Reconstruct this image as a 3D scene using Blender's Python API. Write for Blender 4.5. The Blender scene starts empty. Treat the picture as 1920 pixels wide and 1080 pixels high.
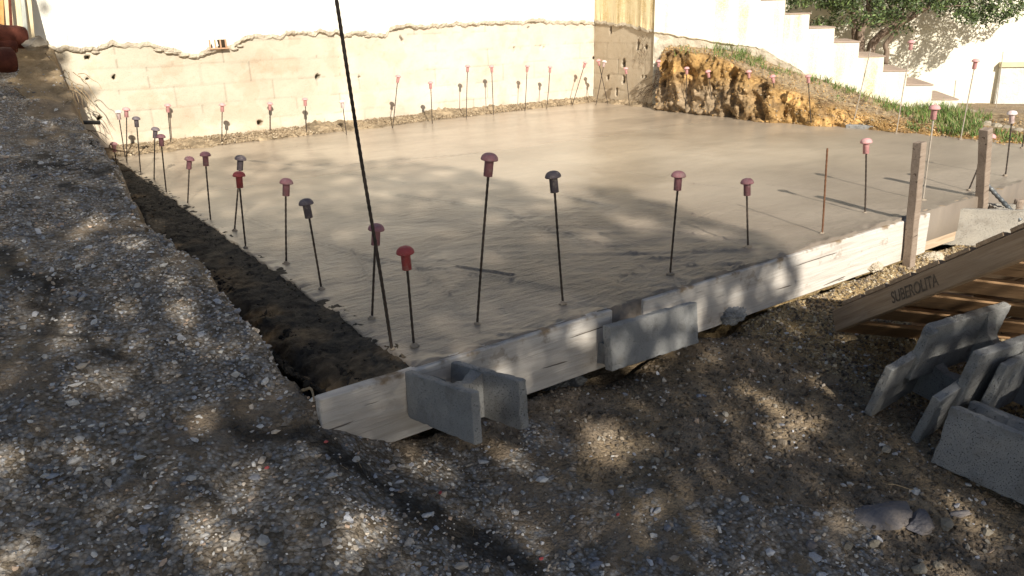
import bpy, math, random
import numpy as np
from mathutils import Matrix, Vector

random.seed(7); rng = np.random.default_rng(7)
S = bpy.context.scene
COL = S.collection

# ------------------------------------------------------------------ camera
F_PX, CX, CY = 1443.0, 960.0, 540.0
def _n(v): v = np.array(v, float); return v / np.linalg.norm(v)
def _c(p): return np.array([(p[0]-CX)/F_PX, -(p[1]-CY)/F_PX, -1.0])
_X = _n(_c((3150, -29))); _Y = _n(_c((-116, 66))); _Z = _n(np.cross(_X, _Y)); _Y = _n(np.cross(_Z, _X))
RW = np.array([_X, _Y, _Z])
cam_d = bpy.data.cameras.new('camera'); cam = bpy.data.objects.new('camera', cam_d); COL.objects.link(cam)
cam_d.sensor_width = 36.0; cam_d.lens = 36.0*F_PX/1920.0; cam_d.clip_start = 0.02; cam_d.clip_end = 300
M = Matrix([list(RW[0])+[0], list(RW[1])+[0], list(RW[2])+[1.0], [0, 0, 0, 1]])
cam.matrix_world = M
S.camera = cam

# ------------------------------------------------------------------ world, sun, exposure
AZ, EL = math.radians(72.5), math.radians(31)
LDIR = np.array([math.cos(AZ)*math.cos(EL), math.sin(AZ)*math.cos(EL), -math.sin(EL)])   # direction the light travels
w = bpy.data.worlds.new('World'); S.world = w; w.use_nodes = True
nt = w.node_tree; bg = nt.nodes['Background']
sky = nt.nodes.new('ShaderNodeTexSky'); sky.sky_type = 'NISHITA'; sky.sun_disc = False
sky.sun_elevation = EL; sky.sun_rotation = math.radians(197.5); sky.altitude = 50
nt.links.new(sky.outputs[0], bg.inputs[0]); bg.inputs[1].default_value = 0.062
sl = bpy.data.lights.new('sun', 'SUN'); sl.energy = 4.8; sl.angle = math.radians(0.53); sl.color = (1.0, 0.94, 0.825)
so = bpy.data.objects.new('sun', sl); COL.objects.link(so); so.location = (-3, -10, 8)
so.rotation_euler = Vector(LDIR).to_track_quat('-Z', 'Y').to_euler()
S.view_settings.view_transform = 'Standard'; S.view_settings.look = 'None'
S.view_settings.exposure = 0.56; S.view_settings.gamma = 1
S.cycles.max_bounces = 6; S.cycles.diffuse_bounces = 4; S.cycles.use_denoising = True

# ------------------------------------------------------------------ projection helpers (photo pixel -> world)
CAM0 = np.array([0, 0, 1.0])
def ray(x, y): return RW @ _c((x, y))
def onz(x, y, z=0.0):
    d = ray(x, y); return CAM0 + (z-1.0)/d[2]*d
def ony(x, y, Y):
    d = ray(x, y); return CAM0 + Y/d[1]*d
def onx(x, y, X):
    d = ray(x, y); return CAM0 + X/d[0]*d
WP0 = np.array([6.5, 6.43]); WD = np.array([.65104, -.75904]); WN = np.array([.75904, .65104])   # stair wall: origin, along, behind
def sw(s, z, off=0.0):
    p = WP0 + WD*s + WN*off; return np.array([p[0], p[1], z])
def onw(x, y, off=0.0):
    d = ray(x, y); t = ((WP0+WN*off)@WN)/(d[:2]@WN); p = CAM0+t*d; return (p[:2]-WP0)@WD, p[2]
def proj(P):
    P = np.atleast_2d(P); v = (P-CAM0) @ RW
    zz = np.where(v[:, 2] < -1e-3, -v[:, 2], 1e9)
    return CX+F_PX*v[:, 0]/zz, CY-F_PX*v[:, 1]/zz, v[:, 2] < -1e-3

# ------------------------------------------------------------------ numpy noise
def _h(ix, iy, iz, seed):
    h = (ix*374761393 + iy*668265263 + iz*2147483647 + seed*1274126177) & 0xffffffff
    h = ((h ^ (h >> 13))*1274126177) & 0xffffffff
    h = (h ^ (h >> 16)) & 0xffffff
    return h/float(0xffffff)*2-1
def noise(x, y, z=0.0, seed=0):
    x, y, z = np.broadcast_arrays(np.asarray(x, float), np.asarray(y, float), np.asarray(z, float))
    fx, fy, fz = np.floor(x), np.floor(y), np.floor(z)
    ix, iy, iz = fx.astype(np.int64), fy.astype(np.int64), fz.astype(np.int64)
    u, v, t = x-fx, y-fy, z-fz
    u, v, t = u*u*(3-2*u), v*v*(3-2*v), t*t*(3-2*t)
    r = 0
    for dx in (0, 1):
        for dy in (0, 1):
            for dz in (0, 1):
                r = r + _h(ix+dx, iy+dy, iz+dz, seed)*(u if dx else 1-u)*(v if dy else 1-v)*(t if dz else 1-t)
    return r
def fbm(x, y, z=0.0, seed=0, o=4, g=.5):
    r = 0; a = 1.; f = 1.
    for i in range(o):
        r = r + a*noise(np.asarray(x)*f, np.asarray(y)*f, np.asarray(z)*f, seed+i*17); a *= g; f *= 2.03
    return r
def sstep(a, b, x):
    t = np.clip((x-a)/float(b-a), 0, 1); return t*t*(3-2*t)

# ------------------------------------------------------------------ materials
def newmat(name):
    m = bpy.data.materials.new(name); m.use_nodes = True
    t = m.node_tree; b = t.nodes['Principled BSDF']; return m, t, b
def N(t, typ, **kw):
    n = t.nodes.new(typ)
    for k, v in kw.items(): setattr(n, k, v)
    return n
def ramp(t, fac, stops):
    r = N(t, 'ShaderNodeValToRGB'); e = r.color_ramp.elements
    while len(e) < len(stops): e.new(0.5)
    for i, (p, c) in enumerate(stops): e[i].position = p; e[i].color = (*c, 1) if len(c) == 3 else c
    t.links.new(fac, r.inputs[0]); return r.outputs[0]
def tex(t, vec, scale, detail=5, rough=.6, dist=0.0):
    n = N(t, 'ShaderNodeTexNoise'); n.inputs['Scale'].default_value = scale; n.inputs['Detail'].default_value = detail
    n.inputs['Roughness'].default_value = rough; n.inputs['Distortion'].default_value = dist
    t.links.new(vec, n.inputs['Vector']); return n.outputs['Fac']
def coords(t, scale=(1, 1, 1), rot=(0, 0, 0), obj=True):
    if obj: v = N(t, 'ShaderNodeTexCoord').outputs['Object']
    else: v = N(t, 'ShaderNodeNewGeometry').outputs['Position']
    mp = N(t, 'ShaderNodeMapping'); mp.inputs['Scale'].default_value = scale; mp.inputs['Rotation'].default_value = rot
    t.links.new(v, mp.inputs['Vector']); return mp.outputs[0]
def mix(t, fac, a, b, mode='MIX'):
    n = N(t, 'ShaderNodeMix', data_type='RGBA', blend_type=mode)
    for inp, v in ((n.inputs[0], fac), (n.inputs[6], a), (n.inputs[7], b)):
        if isinstance(v, (int, float)): inp.default_value = v
        elif isinstance(v, tuple): inp.default_value = (*v, 1) if len(v) == 3 else v
        else: t.links.new(v, inp)
    return n.outputs[2]
def bump(t, b, hs, dist=.01, strength=1.0):
    prev = None
    for h, d in hs:
        n = N(t, 'ShaderNodeBump'); n.inputs['Distance'].default_value = d; n.inputs['Strength'].default_value = strength
        t.links.new(h, n.inputs['Height'])
        if prev is not None: t.links.new(prev, n.inputs['Normal'])
        prev = n.outputs[0]
    t.links.new(prev, b.inputs['Normal'])

def m_cap(name, c1, c2, dirt=.5):
    m, t, b = newmat(name); v = coords(t); oi = N(t, 'ShaderNodeObjectInfo')
    vv = N(t, 'ShaderNodeVectorMath', operation='ADD'); t.links.new(v, vv.inputs[0]); t.links.new(oi.outputs['Location'], vv.inputs[1])
    c = ramp(t, tex(t, vv.outputs[0], 30, 4), [(.3, c1), (.7, c2)])
    d = ramp(t, tex(t, vv.outputs[0], 55, 5, .7), [(.52, (0, 0, 0)), (.66, (dirt,)*3)])
    c = mix(t, d, c, (.40, .34, .29))
    t.links.new(c, b.inputs['Base Color']); b.inputs['Roughness'].default_value = .7; b.inputs['Specular IOR Level'].default_value = .3
    bump(t, b, [(tex(t, vv.outputs[0], 90, 3), .002)]); return m
def m_simple(name, c1, c2, scale=8, rough=.85, bs=60, bd=.003, spec=.3, metal=0, sc=(1, 1, 1)):
    m, t, b = newmat(name); v = coords(t, sc)
    t.links.new(ramp(t, tex(t, v, scale), [(.3, c1), (.7, c2)]), b.inputs['Base Color'])
    b.inputs['Roughness'].default_value = rough; b.inputs['Specular IOR Level'].default_value = spec; b.inputs['Metallic'].default_value = metal
    bump(t, b, [(tex(t, v, bs, 4), bd)]); return m
def m_attr(name, rough=.9, bs=90, bd=.002, spec=.25, vary=.35, vs=60):
    """colour comes from the mesh's own colour attribute, varied by noise"""
    m, t, b = newmat(name); v = coords(t, obj=False)
    a = N(t, 'ShaderNodeVertexColor', layer_name='Col')
    g = ramp(t, tex(t, v, vs, 3), [(.3, (1-vary,)*3), (.7, (1+vary*.6,)*3)])
    t.links.new(mix(t, 1.0, a.outputs[0], g, 'MULTIPLY'), b.inputs['Base Color'])
    b.inputs['Roughness'].default_value = rough; b.inputs['Specular IOR Level'].default_value = spec
    bump(t, b, [(tex(t, v, bs, 4), bd)]); return m

def m_slab():
    m, t, b = newmat('wet_concrete'); v = coords(t, obj=False)
    vs = coords(t, (1.0, 9.0, 1.0), (0, 0, math.radians(35)), False)
    vs2 = coords(t, (1.2, 5.0, 1.0), (0, 0, math.radians(-10)), False)
    big = tex(t, v, 1.3, 4, .55, .6); st = tex(t, vs, 2.4, 6, .65, 1.0); st2 = tex(t, vs2, 1.1, 5, .6, .8)
    c = ramp(t, big, [(.3, (.305, .250, .190)), (.5, (.365, .302, .232)), (.7, (.42, .352, .272))])
    c = mix(t, .30, c, ramp(t, st, [(.3, (.70, .70, .72)), (.5, (.98, .98, .98)), (.75, (1.12, 1.1, 1.08))]), 'MULTIPLY')
    c = mix(t, .25, c, ramp(t, st2, [(.25, (.75, .74, .73)), (.6, (1.05, 1.05, 1.04))]), 'MULTIPLY')
    a = N(t, 'ShaderNodeVertexColor', layer_name='Col'); c = mix(t, 1.0, c, a.outputs[0], 'MULTIPLY')
    t.links.new(c, b.inputs['Base Color'])
    b.inputs['Specular IOR Level'].default_value = .5
    # trowel chatter only near the camera side, smoother towards the wall
    geo = N(t, 'ShaderNodeSeparateXYZ'); t.links.new(v, geo.inputs[0])
    mr = N(t, 'ShaderNodeMapRange'); t.links.new(geo.outputs[1], mr.inputs[0])
    for i, q in enumerate((2.2, 4.6, 1.0, .10)): mr.inputs[i+1].default_value = q
    mx_ = N(t, 'ShaderNodeMapRange'); t.links.new(geo.outputs[0], mx_.inputs[0])
    for i, q in enumerate((2.3, 3.7, 1.0, .12)): mx_.inputs[i+1].default_value = q
    pm = ramp(t, tex(t, v, 1.9, 4, .6, .5), [(.35, (.15,)*3), (.62, (1.25,)*3)])
    m1 = N(t, 'ShaderNodeMath', operation='MULTIPLY'); t.links.new(mr.outputs[0], m1.inputs[0]); t.links.new(mx_.outputs[0], m1.inputs[1])
    m2 = N(t, 'ShaderNodeMath', operation='MULTIPLY'); t.links.new(m1.outputs[0], m2.inputs[0]); t.links.new(pm, m2.inputs[1]); amt = m2.outputs[0]
    rr = N(t, 'ShaderNodeMapRange'); t.links.new(geo.outputs[1], rr.inputs[0])
    for i, q in enumerate((2.4, 5.2, .46, .27)): rr.inputs[i+1].default_value = q
    t.links.new(rr.outputs[0], b.inputs['Roughness'])
    def mul(h):
        q = N(t, 'ShaderNodeMath', operation='MULTIPLY'); t.links.new(h, q.inputs[0]); t.links.new(amt, q.inputs[1]); return q.outputs[0]
    vf = coords(t, (5.0, 30.0, 1.0), (0, 0, math.radians(33)), False)
    bump(t, b, [(mul(tex(t, vf, 1.6, 4, .6, .7)), .020), (mul(tex(t, v, 110, 4, .7)), .006), (mul(st), .008), (mul(tex(t, v, 28, 3)), .003)])
    return m
def m_block(name, c1, c2, dark=(.16, .16, .165)):
    m, t, b = newmat(name); v = coords(t)
    c = ramp(t, tex(t, v, 4, 5), [(.3, c1), (.7, c2)])
    sp = N(t, 'ShaderNodeTexVoronoi'); sp.inputs['Scale'].default_value = 130; t.links.new(v, sp.inputs['Vector'])
    pits = ramp(t, tex(t, v, 210, 3, .7), [(.33, (0, 0, 0)), (.40, (1, 1, 1))])
    c = mix(t, pits, dark, c)
    c = mix(t, .35, c, ramp(t, tex(t, v, 380, 3, .8), [(.35, (.6, .6, .6)), (.65, (1.35, 1.35, 1.35))]), 'MULTIPLY')
    c = mix(t, .6, c, ramp(t, tex(t, coords(t, obj=False), 11, 5, .7), [(.32, (.62, .58, .53)), (.48, (1, 1, 1)), (.66, (1.18, 1.16, 1.13))]), 'MULTIPLY')
    t.links.new(c, b.inputs['Base Color']); b.inputs['Roughness'].default_value = .92; b.inputs['Specular IOR Level'].default_value = .2
    bump(t, b, [(pits, .0015), (tex(t, v, 420, 3, .8), .003), (tex(t, v, 12, 3), .002)]); return m
def m_wood(name, c1, c2, c3, gs=14, stain=None, rough=.8, sx=.06, bd=.0025, blotch=0.0):
    m, t, b = newmat(name); v = coords(t, (sx, 1, 1)); v0 = coords(t)
    g = tex(t, v, gs*5, 5, .65, .8); g2 = tex(t, v, gs, 3, .5, 1.5)
    c = ramp(t, g, [(.28, c1), (.5, c2), (.72, c3)])
    c = mix(t, .35, c, ramp(t, g2, [(.35, (.72, .68, .64)), (.6, (1.08, 1.08, 1.08))]), 'MULTIPLY')
    cr = ramp(t, tex(t, v, gs*2.2, 2, .5, 1.2), [(.29, (.22, .19, .16)), (.325, (1, 1, 1))])
    c = mix(t, .8, c, cr, 'MULTIPLY')
    if stain:
        sx_ = N(t, 'ShaderNodeSeparateXYZ'); t.links.new(v0, sx_.inputs[0])
        ad = N(t, 'ShaderNodeMath', operation='MULTIPLY_ADD'); t.links.new(tex(t, v0, 7, 5), ad.inputs[0]); ad.inputs[1].default_value = .16; t.links.new(sx_.outputs[2], ad.inputs[2])
        f = ramp(t, ad.outputs[0], [(.072+stain[1], (0, 0, 0)), (.090+stain[1], (1, 1, 1))])
        c = mix(t, f, c, stain[0])
    if blotch:
        f = ramp(t, tex(t, v0, 9, 4, .7), [(.60, (0, 0, 0)), (.66, (blotch,)*3)]); c = mix(t, f, c, (.33, .27, .21))
    t.links.new(c, b.inputs['Base Color']); b.inputs['Roughness'].default_value = rough; b.inputs['Specular IOR Level'].default_value = .2
    bump(t, b, [(g, bd), (cr, bd*1.5)]); return m
def m_plaster(name, base, warm, streak=.5, thr=.5):
    m, t, b = newmat(name); v = coords(t, obj=False); vz = coords(t, (7, 7, .35), obj=False)
    f = ramp(t, tex(t, vz, .9, 3, .6), [(thr, (0, 0, 0)), (thr+.12, (streak,)*3)])
    f = mix(t, 1.0, f, ramp(t, tex(t, v, 2.6, 5, .7), [(.38, (.05,)*3), (.6, (1.2,)*3)]), 'MULTIPLY')
    sp = ramp(t, tex(t, v, 75, 2, .6), [(.44, (1, 1, 1)), (.52, (0, 0, 0))])
    f2 = mix(t, 1.0, f, sp, 'MULTIPLY')
    c = mix(t, f, base, tuple(.5*a+.5*b_ for a, b_ in zip(base, warm)))
    c = mix(t, f2, c, warm)
    t.links.new(c, b.inputs['Base Color']); b.inputs['Roughness'].default_value = .95; b.inputs['Specular IOR Level'].default_value = .1
    bump(t, b, [(tex(t, v, 85, 3, .7), .006), (tex(t, v, 14, 3), .004)]); return m
def m_blockwall(name, c1, c2, axis):
    """masonry: real joints come from the mesh; colour varies per block, with speckle"""
    m, t, b = newmat(name); v = coords(t, obj=False)
    c = ramp(t, tex(t, v, 2.2, 5, .6), [(.3, c1), (.7, c2)])
    c = mix(t, .5, c, ramp(t, tex(t, v, 120, 3, .7), [(.33, (.66, .60, .52)), (.45, (1, 1, 1))]), 'MULTIPLY')
    c = mix(t, .45, c, ramp(t, tex(t, v, 7, 4, .7, .6), [(.3, (.86, .80, .72)), (.45, (1, 1, 1)), (.7, (1.05, 1.06, 1.07))]), 'MULTIPLY')
    a = N(t, 'ShaderNodeVertexColor', layer_name='Col'); c = mix(t, 1.0, c, a.outputs[0], 'MULTIPLY')
    t.links.new(c, b.inputs['Base Color']); b.inputs['Roughness'].default_value = .95; b.inputs['Specular IOR Level'].default_value = .1
    bump(t, b, [(tex(t, v, 130, 3, .7), .004), (tex(t, v, 20, 4), .005)]); return m
def m_ground():
    m, t, b = newmat('gravel_ground_mat'); v = coords(t, obj=False)
    a = N(t, 'ShaderNodeVertexColor', layer_name='Col')       # R: gravel amount, G: dark damp soil, B: ochre soil
    sp = N(t, 'ShaderNodeSeparateColor'); t.links.new(a.outputs[0], sp.inputs[0])
    vo = N(t, 'ShaderNodeTexVoronoi'); vo.inputs['Scale'].default_value = 75; t.links.new(v, vo.inputs['Vector'])
    vo2 = N(t, 'ShaderNodeTexVoronoi'); vo2.inputs['Scale'].default_value = 160; t.links.new(v, vo2.inputs['Vector'])
    s2 = N(t, 'ShaderNodeSeparateColor'); t.links.new(vo.outputs['Color'], s2.inputs[0])
    grav = ramp(t, s2.outputs[0], [(0, (.21, .17, .125)), (.35, (.34, .285, .225)), (.6, (.44, .39, .335)), (.85, (.50, .48, .455)), (1, (.33, .335, .355))])
    edge = ramp(t, vo.outputs['Distance'], [(.0, (1.1, 1.1, 1.1)), (.55, (.45, .42, .38))])
    grav = mix(t, .8, grav, edge, 'MULTIPLY')
    soil = ramp(t, tex(t, v, 9, 7, .7), [(.3, (.15, .112, .076)), (.5, (.25, .192, .135)), (.7, (.35, .28, .205))])
    soil = mix(t, sp.outputs[2], soil, ramp(t, tex(t, v, 14, 6, .7), [(.3, (.25, .165, .075)), (.55, (.42, .30, .15)), (.75, (.55, .43, .27))]))
    thr = N(t, 'ShaderNodeMath', operation='MULTIPLY_ADD'); t.links.new(tex(t, v, 16, 5, .7), thr.inputs[0]); thr.inputs[1].default_value = 1.2
    sub = N(t, 'ShaderNodeMath', operation='SUBTRACT'); t.links.new(sp.outputs[0], sub.inputs[0]); sub.inputs[1].default_value = .62
    t.links.new(sub.outputs[0], thr.inputs[2])
    f = ramp(t, thr.outputs[0], [(.42, (0, 0, 0)), (.58, (1, 1, 1))])
    c = mix(t, f, soil, grav)
    c = mix(t, sp.outputs[1], c, ramp(t, tex(t, v, 30, 5), [(.3, (.022, .018, .014)), (.7, (.05, .042, .034))]))
    t.links.new(c, b.inputs['Base Color']); b.inputs['Roughness'].default_value = .93; b.inputs['Specular IOR Level'].default_value = .2
    bump(t, b, [(vo.outputs['Distance'], -.006), (vo2.outputs['Distance'], -.003), (tex(t, v, 45, 6, .7), .010)])
    return m

MAT = {}
MAT['ground'] = m_ground(); MAT['slab'] = m_slab()
MAT['gravel'] = m_attr('gravel_stone_mat', .85, 180, .0012, .3, .25, 120)
MAT['soilclod'] = m_attr('clod_mat', .95, 140, .003, .15, .35, 60)
MAT['bankm'] = m_attr('earth_bank_mat', .95, 60, .008, .1, .45, 22)
MAT['dark'] = m_attr('rough_wet_concrete_mat', .85, 50, .014, .15, .5, 26)
MAT['block'] = m_block('grey_block_mat', (.27, .268, .262), (.34, .338, .33), (.14, .138, .135))
MAT['block_l'] = m_block('pale_block_mat', (.33, .30, .26), (.41, .38, .33), (.20, .18, .15))
MAT['board'] = m_wood('whitened_board_mat', (.48, .43, .38), (.58, .535, .485), (.66, .62, .57), 14, ((.26, .19, .125), 0.004), blotch=.6, bd=.004)
MAT['board_c'] = m_wood('tan_board_mat', (.40, .29, .19), (.50, .38, .27), (.58, .47, .35), 14, ((.30, .21, .12), 0.0), blotch=.5)
MAT['stake'] = m_wood('grey_stake_mat', (.24, .185, .145), (.30, .235, .185), (.35, .28, .225), 30, blotch=.0)
MAT['pallet'] = m_wood('pallet_wood_mat', (.25, .165, .10), (.35, .245, .155), (.44, .32, .215), 16, blotch=.25)
MAT['pallet2'] = m_wood('pallet_slat_mat', (.22, .13, .065), (.28, .17, .09), (.33, .205, .11), 16)
MAT['ink'] = m_simple('stencil_ink_mat', (.045, .035, .028), (.20, .145, .095), 75, .9)
MAT['steel'] = m_simple('dark_rebar_mat', (.03, .024, .02), (.075, .052, .038), 60, .7, 300, .002, .5, .3)
MAT['rust'] = m_simple('rusty_rebar_mat', (.10, .042, .02), (.22, .11, .06), 50, .85, 300, .002, .3, .1)
MAT['cement_rod'] = m_simple('cement_coated_rebar_mat', (.42, .38, .33), (.30, .24, .18), 18, .9, 200, .002, .2)
MAT['cap_pink'] = m_cap('sunlit_pink_plastic', (.60, .28, .28), (.68, .36, .35), .6)  # paler copy for the pink caps standing in the sun
MAT['cap_red'] = m_cap('red_plastic', (.40, .07, .07), (.46, .10, .095), .4)
MAT['cap_pink_shaded'] = m_cap('dusty_shaded_pink_plastic', (.34, .15, .165), (.42, .20, .21), .55)  # pink caps under tree shade, the shade put into their colour
MAT['cap_dark_shaded'] = m_cap('dusty_shaded_grey_plastic', (.10, .085, .095), (.19, .15, .16), .6)  # darkest caps in the tree shade, darkened through the colour too
MAT['cap_white'] = m_cap('cement_splashed_plastic', (.80, .76, .74), (.62, .40, .38), .6)
MAT['plaster'] = m_plaster('white_render_mat', (.84, .81, .72), (.72, .58, .32), .0, .9)
MAT['plaster_y'] = m_plaster('yellow_stained_render_mat', (.72, .60, .38), (.52, .37, .16), .9, .40)
MAT['plaster_s'] = m_plaster('stair_render_mat', (.82, .77, .64), (.62, .46, .20), .6, .52)
MAT['plaster_f'] = m_plaster('garden_wall_render_mat', (.84, .79, .66), (.62, .47, .22), .3, .6)
MAT['oldmortar'] = m_simple('old_mortar_mat', (.40, .34, .26), (.60, .53, .42), 14, .95, 50, .012, .1)
MAT['wallblk'] = m_blockwall('cream_blockwork_mat', (.485, .425, .33), (.575, .515, .41), 'x')
MAT['tread'] = m_simple('taupe_tread_mat', (.36, .27, .21), (.46, .36, .29), 12, .9, 70, .003, .2)
MAT['clay'] = m_simple('clay_brick_mat', (.42, .24, .14), (.58, .38, .25), 20, .9, 60, .003, .2)
MAT['bark'] = m_simple('tree_bark_mat', (.10, .07, .05), (.30, .23, .18), 14, .95, 40, .015, .1, 0, (1, 1, .25))
MAT['leaf'] = m_attr('leaf_mat', .6, 40, .0, .3, .2, 8)
MAT['log'] = m_simple('rusty_log_mat', (.07, .020, .013), (.13, .04, .024), 12, .85, 50, .006, .2)
MAT['logend'] = m_simple('log_end_mat', (.16, .06, .035), (.26, .10, .055), 20, .9, 60, .004, .2)
MAT['rawplank'] = m_wood('raw_plank_mat', (.50, .40, .24), (.66, .55, .36), (.76, .66, .48), 12)
MAT['rawplank2'] = m_wood('orange_plank_mat', (.50, .26, .09), (.60, .33, .12), (.68, .40, .17), 12)
MAT['greyplank'] = m_wood('greenish_plank_mat', (.30, .31, .27), (.40, .41, .36), (.50, .50, .45), 12)
MAT['pipe'] = m_simple('black_pipe_mat', (.015, .016, .016), (.035, .036, .036), 20, .45, 60, .001, .5)
MAT['bar'] = m_simple('grey_steel_bar_mat', (.06, .07, .075), (.30, .31, .31), 22, .5, 80, .002, .5, .5)
MAT['root'] = m_simple('root_mat', (.28, .20, .12), (.42, .32, .20), 30, .9, 80, .002, .1)
MAT['darkroot'] = m_simple('dark_root_mat', (.07, .045, .03), (.13, .09, .06), 30, .9, 80, .002, .1)
MAT['slate'] = m_simple('slate_rock_mat', (.10, .105, .13), (.26, .22, .19), 7, .8, 30, .012, .3)
MAT['rock'] = m_simple('tan_rock_mat', (.26, .22, .16), (.40, .35, .28), 9, .9, 50, .006, .2)
MAT['mudcrust'] = m_simple('mud_crust_mat', (.26, .21, .16), (.36, .30, .23), 20, .8, 60, .006, .3)
MAT['mortar'] = m_simple('grey_mortar_mat', (.16, .165, .17), (.27, .275, .28), 20, .95, 60, .01, .1)
MAT['hollow_shade'] = m_simple('hollow_shade_mat', (.03, .022, .015), (.06, .045, .03), 10, 1, 20, .001, 0)  # near-black colour standing in for shade inside the brick

# ------------------------------------------------------------------ mesh helpers
def mesh_obj(name, V, Fq, mat, parent=None, smooth=False, col=None):
    """V (n,3), Fq: (m,k) int array or list of such arrays; ONE mesh object"""
    me = bpy.data.meshes.new(name)
    V = np.asarray(V, np.float32); Fs = Fq if isinstance(Fq, list) else [Fq]
    Fs = [np.asarray(f, np.int32) for f in Fs if len(f)]
    loops = np.concatenate([f.ravel() for f in Fs]); tot = np.concatenate([np.full(len(f), f.shape[1], np.int32) for f in Fs])
    start = np.concatenate([[0], np.cumsum(tot)[:-1]]).astype(np.int32)
    me.vertices.add(len(V)); me.vertices.foreach_set('co', V.ravel())
    me.loops.add(len(loops)); me.loops.foreach_set('vertex_index', loops)
    me.polygons.add(len(tot)); me.polygons.foreach_set('loop_start', start); me.polygons.foreach_set('loop_total', tot)
    me.polygons.foreach_set('use_smooth', np.full(len(tot), bool(smooth)))
    if col is not None:
        a = me.color_attributes.new('Col', 'FLOAT_COLOR', 'POINT')
        c = np.ones((len(V), 4), np.float32); c[:, :3] = col; a.data.foreach_set('color', c.ravel())
    me.update(calc_edges=True); me.validate()
    mats = mat if isinstance(mat, list) else [mat]
    for q in mats: me.materials.append(MAT[q] if isinstance(q, str) else q)
    o = bpy.data.objects.new(name, me); COL.objects.link(o)
    if parent is not None: attach(o, parent)
    return o
WORLD_BUILT = set()       # things whose parts are modelled in world coordinates
def attach(o, parent):
    o.parent = parent
    if parent.name in WORLD_BUILT: o.matrix_parent_inverse = Matrix.Translation(-parent.location)
def tag(o, label=None, cat=None, group=None, kind=None):
    if label: o['label'] = label
    if cat: o['category'] = cat
    if group: o['group'] = group
    if kind: o['kind'] = kind
    return o
def empty(name, loc, label, cat, group=None, mtx=None, wc=False):
    o = bpy.data.objects.new(name, None); COL.objects.link(o); o.empty_display_size = .1
    if wc: WORLD_BUILT.add(o.name)
    if mtx is not None: o.matrix_world = mtx
    else: o.location = loc
    return tag(o, label, cat, group)
def grid_faces(nv, nu):
    i = np.arange(nv*nu).reshape(nv, nu)
    return np.stack([i[:-1, :-1], i[:-1, 1:], i[1:, 1:], i[1:, :-1]], -1).reshape(-1, 4)
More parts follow.
